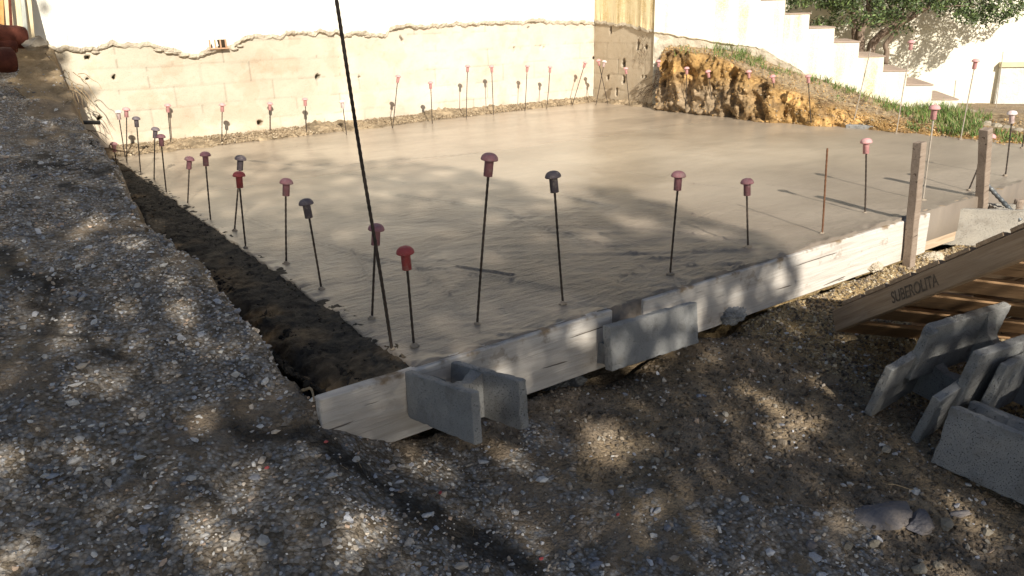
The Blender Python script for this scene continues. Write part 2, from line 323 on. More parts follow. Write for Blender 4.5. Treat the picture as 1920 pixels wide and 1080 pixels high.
class MB:
    def __init__(s): s.v = []; s.f3 = []; s.f4 = []; s.n = 0
    def add(s, V, F):
        F = np.asarray(F)+s.n; (s.f3 if F.shape[1] == 3 else s.f4).append(F); s.v.append(np.asarray(V, float)); s.n += len(V)
    def box(s, lo, hi, cuts=1, jit=0.0, bev=.003, R=None, T=None, seed=0, chip=0.0):
        """bevelled, slightly irregular box"""
        lo = np.array(lo, float); hi = np.array(hi, float)
        q = []
        for a in range(3):
            L = hi[a]-lo[a]; nseg = max(1, int(round(L/cuts))) if cuts < 1 else 1
            e = min(bev, L*.3); q.append(np.concatenate([[lo[a]], np.linspace(lo[a]+e, hi[a]-e, nseg+1), [hi[a]]]))
        V = []; Fc = []; n0 = 0
        for a in range(3):
            u, v_ = [(1, 2), (2, 0), (0, 1)][a]
            for side in (0, 1):
                U, W = np.meshgrid(q[u][1:-1], q[v_][1:-1], indexing='ij')
                P = np.zeros(U.shape+(3,)); P[..., u] = U; P[..., v_] = W; P[..., a] = (lo, hi)[side][a]
                nu, nv = U.shape; i = np.arange(nu*nv).reshape(nu, nv)+n0
                f = np.stack([i[:-1, :-1], i[1:, :-1], i[1:, 1:], i[:-1, 1:]], -1).reshape(-1, 4)
                if side == 0: f = f[:, ::-1]
                V.append(P.reshape(-1, 3)); Fc.append(f); n0 += nu*nv
        V = np.concatenate(V); Fc = np.concatenate(Fc)
        # bevel faces: bridge by rounding keys
        key = {}
        def inner(p):
            r = []
            for a in range(3):
                e = min(bev, (hi[a]-lo[a])*.3); r.append(min(max(p[a], lo[a]+e), hi[a]-e))
            return tuple(np.round(r, 5))
        for i, p in enumerate(V): key.setdefault(inner(p), []).append(i)
        ex4 = []; ex3 = []
        for k, ids in key.items():
            if len(ids) == 3: ex3.append(ids)
        # edges between face patches
        def bridge(ax):
            u, v_ = [(1, 2), (2, 0), (0, 1)][ax]
            for su in (0, 1):
                for sv in (0, 1):
                    ln = q[ax][1:-1]
                    A = []; B = []
                    for x in ln:
                        kk = [0]*3; kk[ax] = x; kk[u] = (q[u][1], q[u][-2])[su]; kk[v_] = (q[v_][1], q[v_][-2])[sv]
                        ids = key[tuple(np.round(kk, 5))]
                        for i in ids:
                            if abs(V[i][u]-(lo[u], hi[u])[su]) < 1e-9: A.append(i)
                            elif abs(V[i][v_]-(lo[v_], hi[v_])[sv]) < 1e-9: B.append(i)
                    if len(A) == len(B):
                        for j in range(len(A)-1): ex4.append([A[j], A[j+1], B[j+1], B[j]])
        for ax in range(3): bridge(ax)
        ctr = (lo+hi)/2
        def orient(F):
            if not len(F): return F
            F = np.array(F); a, b_, c = V[F[:, 0]], V[F[:, 1]], V[F[:, 2]]
            fl = np.einsum('ij,ij->i', np.cross(b_-a, c-a), V[F].mean(1)-ctr) < 0
            F[fl] = F[fl][:, ::-1]; return F
        ex4 = orient(ex4); ex3 = orient(ex3); Fc = orient(Fc)
        if chip:
            dl = np.minimum(V-lo, hi-V); ds = np.sort(dl, axis=1); near_e = np.exp(-(ds[:, 1]/.010)**2)
            am = np.clip(fbm(V[:, 0]*38+seed, V[:, 1]*38, V[:, 2]*38, 41, 3)-.05, 0, 1)*chip*near_e
            V = V+(np.clip(V, lo+.02*(hi-lo > .05), hi-.02*(hi-lo > .05))-V+(ctr-V)*.02)*np.minimum(am/.02, 1)[:, None]
        if jit:
            V = V + jit*np.stack([fbm(V[:, 0]*40+seed, V[:, 1]*40, V[:, 2]*40, 3+k, 2) for k in range(3)], -1)
        if R is not None: V = V @ np.array(R).T
        if T is not None: V = V + np.array(T)
        s.add(V, Fc); n_ = s.n-len(V)
        if len(ex4): s.f4.append(np.array(ex4)+n_)
        if len(ex3): s.f3.append(np.array(ex3)+n_)
        return s
    def tube(s, pts, rad, k=8, cap=True):
        pts = np.asarray(pts, float); n = len(pts); rad = np.full(n, rad) if np.isscalar(rad) else np.asarray(rad)
        V = []; up = None
        for i in range(n):
            d = _n(pts[min(i+1, n-1)]-pts[max(i-1, 0)])
            if up is None: up = _n(np.cross(d, [0.31, .77, .2]))
            a = _n(up-(up@d)*d); up = a; b = np.cross(d, a)
            th = np.arange(k)/k*2*np.pi
            V.append(pts[i]+rad[i]*(np.cos(th)[:, None]*a+np.sin(th)[:, None]*b))
        V = np.concatenate(V); i = np.arange(n*k).reshape(n, k); j = np.roll(i, -1, 1)
        s.add(V, np.stack([i[:-1], j[:-1], j[1:], i[1:]], -1).reshape(-1, 4))
        if cap:
            n0 = s.n
            s.add(np.array([pts[0], pts[-1]]), np.zeros((0, 3), int).reshape(0, 3)) if False else None
            s.v.append(np.array([pts[0], pts[-1]])); s.n += 2
            base = n0-n*k
            s.f3.append(np.array([[base+(q+1) % k, base+q, n0] for q in range(k)]+[[base+(n-1)*k+q, base+(n-1)*k+(q+1) % k, n0+1] for q in range(k)]))
        return s
    def lathe(s, prof, k=24):
        prof = np.array(prof, float); th = np.arange(k)/k*2*np.pi
        V = np.concatenate([np.stack([r*np.cos(th), r*np.sin(th), np.full(k, z)], -1) for r, z in prof])
        i = np.arange(len(prof)*k).reshape(-1, k); j = np.roll(i, -1, 1)
        s.add(V, np.stack([i[:-1], j[:-1], j[1:], i[1:]], -1).reshape(-1, 4)); return s
    def build(s, name, mat, parent=None, smooth=False, col=None):
        return mesh_obj(name, np.concatenate(s.v), [np.concatenate(x) for x in (s.f4, s.f3) if x], mat, parent, smooth, col)

# icosahedron / subdivided
def ico(sub=0):
    p = (1+5**.5)/2
    V = [(-1, p, 0), (1, p, 0), (-1, -p, 0), (1, -p, 0), (0, -1, p), (0, 1, p), (0, -1, -p), (0, 1, -p), (p, 0, -1), (p, 0, 1), (-p, 0, -1), (-p, 0, 1)]
    F = [(0, 11, 5), (0, 5, 1), (0, 1, 7), (0, 7, 10), (0, 10, 11), (1, 5, 9), (5, 11, 4), (11, 10, 2), (10, 7, 6), (7, 1, 8), (3, 9, 4), (3, 4, 2), (3, 2, 6), (3, 6, 8), (3, 8, 9), (4, 9, 5), (2, 4, 11), (6, 2, 10), (8, 6, 7), (9, 8, 1)]
    V = [tuple(_n(v)) for v in V]
    for _ in range(sub):
        mid = {}; F2 = []
        def m(a, b):
            k = (min(a, b), max(a, b))
            if k not in mid: V.append(tuple(_n(np.array(V[a])+V[b]))); mid[k] = len(V)-1
            return mid[k]
        for a, b, c in F:
            x, y, z = m(a, b), m(b, c), m(c, a); F2 += [(a, x, z), (b, y, x), (c, z, y), (x, y, z)]
        F = F2
    return np.array(V), np.array(F)
ICO0 = ico(0); ICO2 = ico(2); ICO3 = ico(3)
def rand_rot(n):
    q = rng.normal(size=(n, 4)); q /= np.linalg.norm(q, axis=1)[:, None]; a, b, c, d = q.T
    return np.stack([np.stack([1-2*(c*c+d*d), 2*(b*c-a*d), 2*(b*d+a*c)], -1), np.stack([2*(b*c+a*d), 1-2*(b*b+d*d), 2*(c*d-a*b)], -1), np.stack([2*(b*d-a*c), 2*(c*d+a*b), 1-2*(b*b+c*c)], -1)], 1)
def scatter(name, P, size, pal, wts, mat, flat=.55, sink=.25, tilt=.5, label=None, cat=None):
    """many small stones as ONE uncountable object"""
    n = len(P); V0, F0 = ICO0; k = len(V0)
    V = np.repeat(V0[None], n, 0)*(1+.42*rng.uniform(-1, 1, (n, k, 1)))
    sc = np.stack([rng.uniform(.75, 1.25, n), rng.uniform(.55, 1.0, n), rng.uniform(flat*.6, flat*1.3, n)], -1)
    V = V*sc[:, None]*size[:, None, None]
    th = rng.uniform(0, 2*np.pi, n); c, s = np.cos(th), np.sin(th); z = np.zeros(n); o = np.ones(n)
    Rz = np.stack([np.stack([c, -s, z], -1), np.stack([s, c, z], -1), np.stack([z, z, o], -1)], 1)
    a = rng.normal(0, tilt, n); c, s = np.cos(a), np.sin(a)
    Rx = np.stack([np.stack([o, z, z], -1), np.stack([z, c, -s], -1), np.stack([z, s, c], -1)], 1)
    V = np.einsum('nij,nkj->nki', np.einsum('nij,njk->nik', Rx, Rz), V)
    V = V + P[:, None]; V[:, :, 2] += (size*flat*(1-2*sink))[:, None]
    Fc = (F0[None]+np.arange(n)[:, None, None]*k).reshape(-1, 3)
    pal = np.array(pal); ci = rng.choice(len(pal), n, p=np.array(wts)/np.sum(wts))
    C = np.clip(pal[ci]*rng.uniform(.82, 1.3, (n, 1)), 0, .8); C = np.repeat(C, k, 0)
    ob = mesh_obj(name, V.reshape(-1, 3), Fc, mat, col=C)
    return tag(ob, label, cat, kind='stuff')

# ------------------------------------------------------------------ terrain
RY = [-40, -2, 0, 1, 1.9, 3, 4, 5, 6, 7, 7.5, 8]
RZ = [-.6, -.6, -.56, -.32, -.08, .17, .28, .37, .47, .74, .875, .9]
FY = [-40, -2, 0, .6, 1.1, 1.5, 1.9, 2.2]
FZ = [-.66, -.64, -.56, -.45, -.36, -.30, -.235, -.235]
CRY = [1.9, 2.5, 2.9, 3.3, 3.7, 4.5, 5.5, 6.7, 7.5]
CRX = [.655, .63, .625, .56, .55, .60, .61, .66, .74]
def crest_x(y): return np.interp(y, CRY, CRX) + .034*fbm(y*3.6, 3.3, 0, 5, 3)+.012*fbm(y*19, 1.3, 0, 6, 3)
def zg(x, y):
    x = np.asarray(x, float); y = np.asarray(y, float)
    R = np.interp(y, RY, RZ) + .03*np.clip(.6-x, 0, 2); Fr = np.interp(y, FY, FZ)
    b = sstep(.50, 1.05, x + .06*fbm(x*2, y*2, 0, 9, 2))
    zf = R*(1-b)+Fr*b
    cx_ = crest_x(y); db = sstep(0, .10, x-cx_+.0)
    zb = R*(1-db) + (-.30)*db
    z = np.where(y > 1.945, zb, zf)
    # right of the pad: garden ground
    gx = sstep(6.5, 6.62, x)*(y > 1.2); z = z*(1-gx) + gx*(-.09-.02*np.clip(x-7.5, 0, 5))
    near = np.exp(-((x-.5)**2+(y-2)**2)/40)
    z = z + (.022+.014*sstep(.9, .4, x))*fbm(x*2.1, y*2.1, 0, 1, 3)*near + .016*np.exp(-((x-crest_x(y)+.07)/.07)**2)*(y > 1.9)*fbm(x*12, y*7, 0, 14, 3) + .008*fbm(x*9, y*9, 0, 2, 3)*near + .004*fbm(x*34, y*34, 0, 4, 2)*near
    # the hollow under the boards and the damp rut
    z = z - .05*np.exp(-((x-1.80)/.18)**2-((y-1.93)/.07)**2) - .05*np.exp(-((x-2.42)/.10)**2-((y-1.95)/.06)**2)
    z = z - .03*np.exp(-((x-2.95)/.5)**2-((y-1.35)/.25)**2)
    return z
GRAV_POLY = [(-400, 60), (60, 108), (120, 190), (200, 300), (300, 440), (470, 640), (590, 790), (700, 830), (760, 860), (905, 860), (1000, 812), (1060, 830), (1130, 880), (1290, 900), (1450, 930), (1590, 985), (1660, 1030), (1760, 1100), (1900, 1500), (-2500, 1500), (-2500, 60)]
def inpoly(x, y, poly):
    c = np.zeros(np.shape(x), bool); n = len(poly); j = n-1
    for i in range(n):
        xi, yi = poly[i]; xj, yj = poly[j]
        c ^= ((yi > y) != (yj > y)) & (x < (xj-xi)*(y-yi)/((yj-yi) or 1e-9)+xi); j = i
    return c
DARKS = [((-20, 500), (120, 580), 26), ((120, 580), (245, 690), 14), ((470, 790), (650, 900), 22), ((650, 905), (800, 960), 20), ((800, 960), (1010, 1075), 34), ((60, 300), (230, 330), 10)]
def ground_masks(x, y, z):
    u, v, ok = proj(np.stack([x, y, z], -1))
    jx = u+40*fbm(x*6, y*6, 0, 31, 3); jy = v+30*fbm(x*6, y*6, 0, 37, 3)
    g = (inpoly(jx, jy, GRAV_POLY) | ~ok | (x < .4) | (y < .3)).astype(float)
    g = np.where(y > 1.97, (x < crest_x(y)+.02).astype(float), g)
    patch = fbm(x*3.1, y*3.1, 0, 55, 4)
    g = g*(1-.5*sstep(.28, .6, patch))
    g = np.where((y > 5.9+.4*fbm(x*5, y*5, 0, 58, 2)) & (x > .38+.1*fbm(x*4, y*4, 0, 57, 2)) & (x < .9), 0, g)
    g = np.maximum(g, .12)
    d = np.zeros_like(g)
    for (a, b, r) in DARKS:
        a = np.array(a, float); b = np.array(b, float); ab = b-a
        t = np.clip(((jx-a[0])*ab[0]+(jy-a[1])*ab[1])/(ab@ab), 0, 1)
        dd = np.hypot(jx-a[0]-t*ab[0], jy-a[1]-t*ab[1]); d = np.maximum(d, 1-sstep(r*.3, r*1.5, dd))
    o = sstep(2.35, 2.8, x+.3*(y-1.3))*(y < 2.2)
    o = np.maximum(o, ((x < .9) & (y > 6.3))*.35)
    o = np.maximum(o, .25*sstep(-.2, .4, fbm(x*2.2, y*2.2, 0, 71, 3)))
    return g, np.where(y < 6, d, 0)*.8, o
xs = np.concatenate([[-40, -20, -10, -6, -4, -3, -2.2, -1.6, -1.2], np.arange(-1.0, 3.6, .0125), np.arange(3.6, 7.2, .05), [7.4, 8, 9, 10, 12, 16, 24, 40]])
ys = np.concatenate([[-40, -20, -10, -5, -3, -2, -1.4, -.8, -.4], np.arange(-.1, 2.6, .0125), np.arange(2.6, 5, .02), np.arange(5, 8.1, .035), [8.5, 9.5, 12, 16, 24, 40]])
GX, GY = np.meshgrid(xs, ys); GZ = zg(GX, GY)
g, d, o = ground_masks(GX.ravel(), GY.ravel(), GZ.ravel())
ground = mesh_obj('ground', np.stack([GX.ravel(), GY.ravel(), GZ.ravel()], -1), grid_faces(*GX.shape), 'ground', smooth=True, col=np.stack([g, d, o], -1))
tag(ground, 'sloping site ground of pale gravel and brown soil', 'ground', kind='structure')

# ------------------------------------------------------------------ concrete slab
def slab():
    X = np.concatenate([np.arange(.965, 4.2, .0115), np.linspace(4.2, 6.55, 90)])
    Y = np.concatenate([np.arange(0, 1.6, .011), np.linspace(1.6, 5.55, 190)])
    U, Vv = np.meshgrid(X, Y); y = 1.934+Vv*(7.46-1.934)/5.55; x = U.copy()
    # wavy left and front edge
    x = x + np.where(U < 1.0, .010*fbm(y*7, 1, 0, 12, 3), 0)
    z = .0035*fbm(x*1.5, y*1.5, 0, 20, 3) + .0012*fbm(x*14, y*14, 0, 21, 3)
    a = math.radians(-35); xr = x*math.cos(a)+y*math.sin(a); yr = -x*math.sin(a)+y*math.cos(a)
    nearf = (1-sstep(2.6, 5.0, y))*(1-.85*sstep(2.4, 3.7, x))*np.clip(.6+.9*fbm(x*1.3, y*1.8, 0, 29, 3), .05, 1.4)
    z = z + .0026*nearf*fbm(xr*2.2, yr*26, 0, 22, 3)
    # scored trowel lines (ridge beside groove)
    lines = [[(590, 455), (700, 488), (960, 525), (1050, 543)], [(700, 360), (850, 381), (960, 396)], [(960, 407), (1030, 430), (1120, 455), (1190, 472), (1235, 482), (1300, 490)],
             [(1160, 424), (1300, 437), (1400, 452)], [(1200, 378), (1300, 401), (1400, 430)], [(780, 505), (843, 550), (890, 515)], [(1160, 530), (1203, 498), (1225, 507), (1300, 495)],
             [(440, 400), (520, 432), (590, 440)], [(530, 317), (640, 304)], [(590, 320), (700, 302)], [(640, 325), (760, 344)], [(560, 310), (450, 300)], [(960, 355), (1080, 372), (1160, 388)], [(1180, 322), (1300, 345), (1380, 352)],
             [(1440, 345), (1545, 357)], [(960, 515), (860, 500)], [(660, 470), (700, 540)], [(1000, 300), (1110, 308)], [(750, 300), (900, 288)], [(1300, 470), (1400, 466)]]
    for L in lines:
        pts = [onz(*p)[:2] for p in L]
        for p, q in zip(pts[:-1], pts[1:]):
            d = q-p; t = np.clip(((x-p[0])*d[0]+(y-p[1])*d[1])/(d@d), 0, 1)
            dx = x-p[0]-t*d[0]; dy = y-p[1]-t*d[1]; dd = np.hypot(dx, dy); sgn = np.sign(dx*d[1]-dy*d[0])
            wv = .011+.006*y/4
            z = z + .0060*np.exp(-(dd/wv)**2)*np.where(sgn > 0, 1, -1)*sstep(0, .004, dd)
    # rough unworked lip along the boards and the left edge
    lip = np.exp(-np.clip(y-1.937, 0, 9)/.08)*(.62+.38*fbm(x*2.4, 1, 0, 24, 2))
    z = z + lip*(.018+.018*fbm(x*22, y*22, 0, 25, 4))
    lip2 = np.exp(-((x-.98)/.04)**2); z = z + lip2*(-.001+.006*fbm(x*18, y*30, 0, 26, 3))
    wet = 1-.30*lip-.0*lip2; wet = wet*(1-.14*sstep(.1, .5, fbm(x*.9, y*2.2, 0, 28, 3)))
    fr = 1-sstep(2.2, 4.2, y+.5*fbm(x, y, 0, 33, 2)); wet = wet*(1-.24*fr)  # colour gets darker and less yellow towards the front
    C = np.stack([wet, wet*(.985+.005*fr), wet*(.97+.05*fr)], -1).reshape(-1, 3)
    P = np.stack([x, y, z], -1)
    # skirt
    nv, nu = x.shape; top = P.reshape(-1, 3); i = np.arange(nv*nu).reshape(nv, nu)
    ring = np.concatenate([i[0], i[1:, -1], i[-1, ::-1][1:], i[::-1, 0][1:-1]])
    low = top[ring].copy(); low[:, 2] = -.16
    n0 = len(top); k = len(ring); j = np.arange(k)
    sk = np.stack([ring, ring[(j+1) % k], n0+(j+1) % k, n0+j], -1)[:, ::-1]
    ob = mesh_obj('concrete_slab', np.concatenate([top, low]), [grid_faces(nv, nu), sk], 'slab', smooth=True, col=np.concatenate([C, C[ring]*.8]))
    tag(ob, 'freshly poured wide beige concrete slab with trowel marks', 'slab')
slab()

# rough dark wet strip between the gravel mound and the slab
def rough_strip():
    Y = np.arange(1.93, 7.5, .013); U = np.linspace(0, 1, 44)
    UU, YY = np.meshgrid(U, Y)
    x0 = crest_x(YY)-.03; x1 = 1.005+.016*fbm(YY*9, 7, 0, 61, 3)
    x = x0+(x1-x0)*UU
    R = np.interp(YY, RY, RZ)
    wall = sstep(0, .16, UU)
    base = -.022-.075*np.exp(-((UU-.20)/.11)**2) + .018*sstep(.3, .95, UU)
    z = (R-.015)*(1-wall)+base*wall
    nz = fbm(x*24, YY*24, z*10, 62, 4)
    z = z + (.004+.018*(1-sstep(.3, .6, UU)))*nz*sstep(.02, .2, UU) + .004*fbm(x*70, YY*50, 0, 66, 2)*sstep(.3, .5, UU)
    z = np.where(YY < 1.99, np.minimum(z, .0), z)
    x = x+.012*fbm(YY*30, x*30, 1, 63, 2)
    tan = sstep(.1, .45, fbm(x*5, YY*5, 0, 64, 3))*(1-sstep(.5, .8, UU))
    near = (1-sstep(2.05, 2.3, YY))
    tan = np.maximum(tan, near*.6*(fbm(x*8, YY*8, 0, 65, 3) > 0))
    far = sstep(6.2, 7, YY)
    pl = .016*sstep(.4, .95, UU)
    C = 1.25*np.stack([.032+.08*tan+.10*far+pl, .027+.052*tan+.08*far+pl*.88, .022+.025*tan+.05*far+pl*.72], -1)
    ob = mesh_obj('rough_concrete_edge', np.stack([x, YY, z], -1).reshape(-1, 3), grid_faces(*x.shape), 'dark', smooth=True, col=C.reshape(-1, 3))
    tag(ob, 'dark rough wet concrete trench edge between gravel mound and slab', 'rough concrete')
rough_strip()

# crumbly strip along the foot of the walls
def foot_strip(name, A, B, nrm, w0, w1, h, label):
    A = np.array(A, float); B = np.array(B, float); L = np.linalg.norm(B-A); n = int(L/.014)
    T, U = np.meshgrid(np.linspace(0, 1, n), np.linspace(0, 1, 26))
    base = A[None, None]+(B-A)[None, None]*T[..., None]
    wd = (w0+(w1-w0)*T)*(1+.25*fbm(T*L*6, 5, 0, 81, 3))
    P = base+np.array(nrm)[None, None]*((1-U)*wd)[..., None]
    z = h*U**.8*(1+.5*fbm(T*L*3, 2, 0, 82, 3)) + .018*fbm(P[..., 0]*24, P[..., 1]*24, 0, 83, 4)*sstep(0, .15, U) + .004
    z = z - .03*(U == 0)
    C = np.array([.30, .23, .15])*(1+.35*fbm(P[..., 0]*9, P[..., 1]*9, 0, 84, 3))[..., None]
    ob = mesh_obj(name, np.stack([P[..., 0], P[..., 1], z], -1).reshape(-1, 3), grid_faces(*T.shape)[:, ::-1], 'bankm', smooth=True, col=C.reshape(-1, 3))
    tag(ob, label, 'soil strip', kind='stuff')
foot_strip('loose_soil', (.9, 7.51), (6.53, 7.51), (0, -1), .36, .12, .055, 'crumbly soil strip along the foot of the long wall')
foot_strip('loose_soil', (6.55, 7.5), (6.55, 5.6), (-1, 0), .12, .15, .045, 'crumbly soil strip below the short return wall and earth bank')

# ------------------------------------------------------------------ walls
def wall_grid(name, org, du, L, zlo, zhi, holes, parent, inward, step=.0125, tintf=None):
    """masonry wall face as a fine relief: joints, broken holes"""
    org = np.array(org, float); du = np.array(du, float); inw = np.array(inward, float)
    n = int(L/step); k = int((zhi-zlo)/step)
    Uu, Z = np.meshgrid(np.linspace(0, L, n), np.linspace(zlo, zhi, k))
    bh, bl = .178, .445
    zw = Z+.006*fbm(Uu*2, Z*2, 0, 90, 2); row = np.floor((zw+.02)/bh)
    fz = (zw+.02)/bh-row; xo = Uu/bl+.5*(row % 2)+.05*_h(row.astype(np.int64), 0*row.astype(np.int64), 0, 3)
    fx = xo-np.floor(xo); col_ = np.floor(xo)
    djz = np.minimum(fz, 1-fz)*bh; djx = np.minimum(fx, 1-fx)*bl
    brk = fbm(Uu*5, Z*5, 0, 91, 3)
    dep = .003*np.exp(-(djz/.006)**2)*(brk > -.1) + .005*np.exp(-(djx/.006)**2)*(brk > .1)
    dep = dep + .0035*fbm(Uu*9, Z*9, 0, 92, 4)
    tint = 1+.025*_h(row.astype(np.int64), col_.astype(np.int64), 0, 9)
    tint = tint*(1-.20*np.exp(-(djz/.006)**2)*(brk > -.15)-.28*np.exp(-(djx/.006)**2)*(brk > -.0))
    C = np.stack([tint]*3, -1)
    for (hu, hz, rw, rh, sl_) in holes:
        du_ = (Uu-hu)-sl_*(Z-hz); dz_ = (Z-hz)
        q = np.hypot(du_/rw, dz_/rh)+.25*fbm(Uu*60, Z*60, 0, 93, 2)
        hm = 1-sstep(.8, 1.15, q); dep = np.maximum(dep, .13*hm); C = C*(1-.9*hm)[..., None]  # hole colour cut to near black, adding shade to the recess
    if tintf is not None: C = C*tintf(Uu, Z)
    P = org[None, None]+Uu[..., None]*np.append(du, 0)+dep[..., None]*np.append(inw, 0)
    P[..., 2] = Z
    ob = mesh_obj(name, P.reshape(-1, 3), grid_faces(*Uu.shape), 'wallblk', parent, smooth=True, col=C.reshape(-1, 3))
    # solid body behind
    return ob
def plaster_sheet(name, f3, edge, U0, U1, ztop, thick, mat, parent, rough=.012, step=.012, matedge='oldmortar'):
    """render layer with a broken lower edge: front face + broken underside + strip of exposed old mortar"""
    u = np.arange(U0, U1, step); e = np.interp(u, [q[0] for q in edge], [q[1] for q in edge])
    e = e+rough*fbm(u*16, 2, 0, 95, 4)+.005*fbm(u*70, 4, 0, 98, 2)
    th = thick*(.8+.5*fbm(u*7, 4, 0, 96, 3))
    zr = [(0, 0.0), (.004, 0.6), (.016, 1.0), (.042, 1.0), (.09, 1.0), (.2, 1.0)]
    rows = [np.stack([f3(a, b, 0.0) for a, b in zip(u, e)])]
    for dz, k in zr: rows.append(np.stack([f3(a, b+dz+.006*math.sin(a*40), t_*k) for a, b, t_ in zip(u, e, th)]))
    rows.append(np.stack([f3(a, ztop, thick) for a in u]))
    P = np.stack(rows, 0)
    e3 = f3(0., 0., 1.)-f3(0., 0., 0.)
    for r_ in range(1, 6):
        nn = fbm(u*55, r_*1.7, 0, 150+r_, 3); mm = fbm(u*40, r_*2.3, 0, 160+r_, 3); big = .5+.8*np.clip(fbm(u*3, 1, 0, 170, 2)+.4, 0, 1.3)
        P[r_] += (nn*.006*big)[:, None]*e3[None]; P[r_, :, 2] += mm*.006*big*(1 if r_ < 5 else .5)
    ob = mesh_obj(name, P.reshape(-1, 3), grid_faces(*P.shape[:2]), [mat, matedge], parent, smooth=False)
    nf = len(u)-1
    idx = np.zeros((len(rows)-1)*nf, np.int32); idx[:4*nf] = 1
    ob.data.polygons.foreach_set('material_index', idx); return ob
def solid(name, mat, parent, lo, hi, R=None, T=None):
    b = MB(); b.box(lo, hi, 1, 0, .004, R, T); return b.build(name, mat, parent)

YW = 7.5
house = empty('house_wall', (3, YW, 0), 'long house wall with bare cream blockwork below broken white render', 'wall', wc=True)
def hw(px, py): p = ony(px, py, YW); return p[0], p[2]
holes = []
for (px, py, rw, rh, s_) in [(164, 108, .022, .014, 0), (214, 145, .010, .018, .1), (186, 222, .017, .018, 0), (276, 277, .022, .012, 0), (488, 231, .022, .024, -.3), (596, 145, .020, .026, .1), (674, 145, .011, .009, 0), (753, 73, .009, .026, -.4),
                       (991, 52, .006, .016, 0), (964, 92, .005, .026, 0), (1014, 88, .004, .018, 0), (1113, 109, .010, .010, 0), (1020, 90, .003, .02, 0), (164, 148, .012, .007, .3)]:
    a, b_ = hw(px, py); holes.append((a+1.5, b_, rw, rh, s_))
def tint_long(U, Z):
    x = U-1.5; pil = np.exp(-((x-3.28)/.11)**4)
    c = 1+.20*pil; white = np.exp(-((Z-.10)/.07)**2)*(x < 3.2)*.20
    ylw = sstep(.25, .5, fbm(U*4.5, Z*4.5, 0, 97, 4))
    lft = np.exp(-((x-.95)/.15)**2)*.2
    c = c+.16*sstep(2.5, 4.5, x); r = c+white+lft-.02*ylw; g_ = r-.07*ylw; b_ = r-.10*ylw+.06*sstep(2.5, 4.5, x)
    # browner, darker toe
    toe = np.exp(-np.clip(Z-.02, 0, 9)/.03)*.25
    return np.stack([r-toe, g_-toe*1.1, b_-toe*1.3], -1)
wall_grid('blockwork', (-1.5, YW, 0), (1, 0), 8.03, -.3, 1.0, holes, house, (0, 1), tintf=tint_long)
edge = [(-1.5, .86)]
for px, py in [(76, 78), (90, 90), (107, 97), (180, 98), (197, 93), (212, 85), (228, 89), (280, 88), (300, 92), (318, 101), (335, 102), (352, 110), (372, 109), (388, 101), (400, 97), (432, 94), (446, 84), (460, 74), (500, 73), (522, 75), (535, 67), (560, 66), (600, 66), (632, 66), (645, 71), (668, 64), (700, 70), (722, 70), (728, 58), (752, 53), (800, 53), (860, 49), (940, 47), (1000, 43), (1060, 45), (1100, 45), (1112, 50), (1118, 50)]:
    edge.append(hw(px, py))
edge.sort()
plaster_sheet('white_render', lambda u, z, t: np.array([u, YW-t, z]), edge, -1.5, 6.52, 3.2, .030, 'plaster', house, .008)
# scars of exposed mortar lumps under the render
lm = MB()
for px, py, r in [(300, 93, .03), (318, 97, .035), (345, 103, .035), (362, 106, .03), (375, 103, .03), (330, 98, .03), (440, 92, .022), (450, 86, .02), (178, 98, .02), (388, 98, .03), (655, 67, .02), (690, 68, .022), (715, 68, .02)]:
    V0, F0 = ICO2; c = ony(px, py, YW-.01); V = V0*(1+.35*fbm(V0[:, 0]*2+px, V0[:, 1]*2, V0[:, 2]*2, 7, 3))[:, None]*r*np.array([1.5, .8, .55])+c
    lm.add(V, F0)
lm.build('mortar_lumps', 'oldmortar', house, False)
# broken hollow clay brick showing in the render
del_ = ony(408, 83, YW)
def hbx(boxes, mat, nm, par):
    b = MB()
    for lo, hi in boxes: b.box(lo, hi, 1, 0, .002, None, del_)
    return b.build(nm, mat, par)
hb = hbx([((-.085, -.055, -.042), (.085, -.01, -.030))]+[((-.085+.0465*k, -.050, -.0299), (-.073+.0465*k, -.012, .042)) for k in range(4)], 'clay', 'hollow_brick', house)
vb = hbx([((-.072, -.036, -.0298), (.072, -.030, .040))], 'hollow_shade', 'hollow_shade_panel', None); vb.parent = hb; vb.matrix_parent_inverse = Matrix.Identity(4)  # thin dark panel painted as the shade behind the brick ribs
solid('wall_core', 'plaster', house, (-1.5, 7.62, -.5), (6.9, 7.9, 3.2))

# short return wall
ret = empty('return_wall', (6.53, 7, 0), 'short return wall in dim side light with dark slots and stained yellow render above', 'wall', wc=True)
def rw_(px, py): p = onx(px, py, 6.53); return p[1], p[2]
holes = []
for (px, py, rw, rh, s_) in [(1145, 57, .012, .045, 0), (1196, 85, .013, .05, .1), (1211, 88, .014, .02, 0), (1169, 118, .022, .048, 0), (1169, 150, .018, .038, 0), (1140, 145, .016, .022, 0), (1156, 172, .012, .045, 0), (1204, 143, .008, .012, 0), (1211, 144, .008, .012, 0)]:
    a, b_ = rw_(px, py); holes.append((7.5-a, b_, rw*1.3, rh, s_))
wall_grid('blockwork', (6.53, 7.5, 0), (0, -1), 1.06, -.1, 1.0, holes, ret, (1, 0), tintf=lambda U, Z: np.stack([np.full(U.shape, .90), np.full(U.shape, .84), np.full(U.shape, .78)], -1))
edge = sorted([(7.5-rw_(px, py)[0], rw_(px, py)[1]) for px, py in [(1119, 47), (1130, 46), (1143, 49), (1160, 50), (1180, 52), (1200, 57), (1215, 61), (1232, 64)]])
plaster_sheet('stained_render', lambda u, z, t: np.array([6.53-t, 7.5-u, z]), edge, 0, 1.06, 3.2, .030, 'plaster_y', ret, .008)
solid('wall_core', 'plaster_y', ret, (6.67, 6.48, -.3), (6.95, 7.6, 3.2))

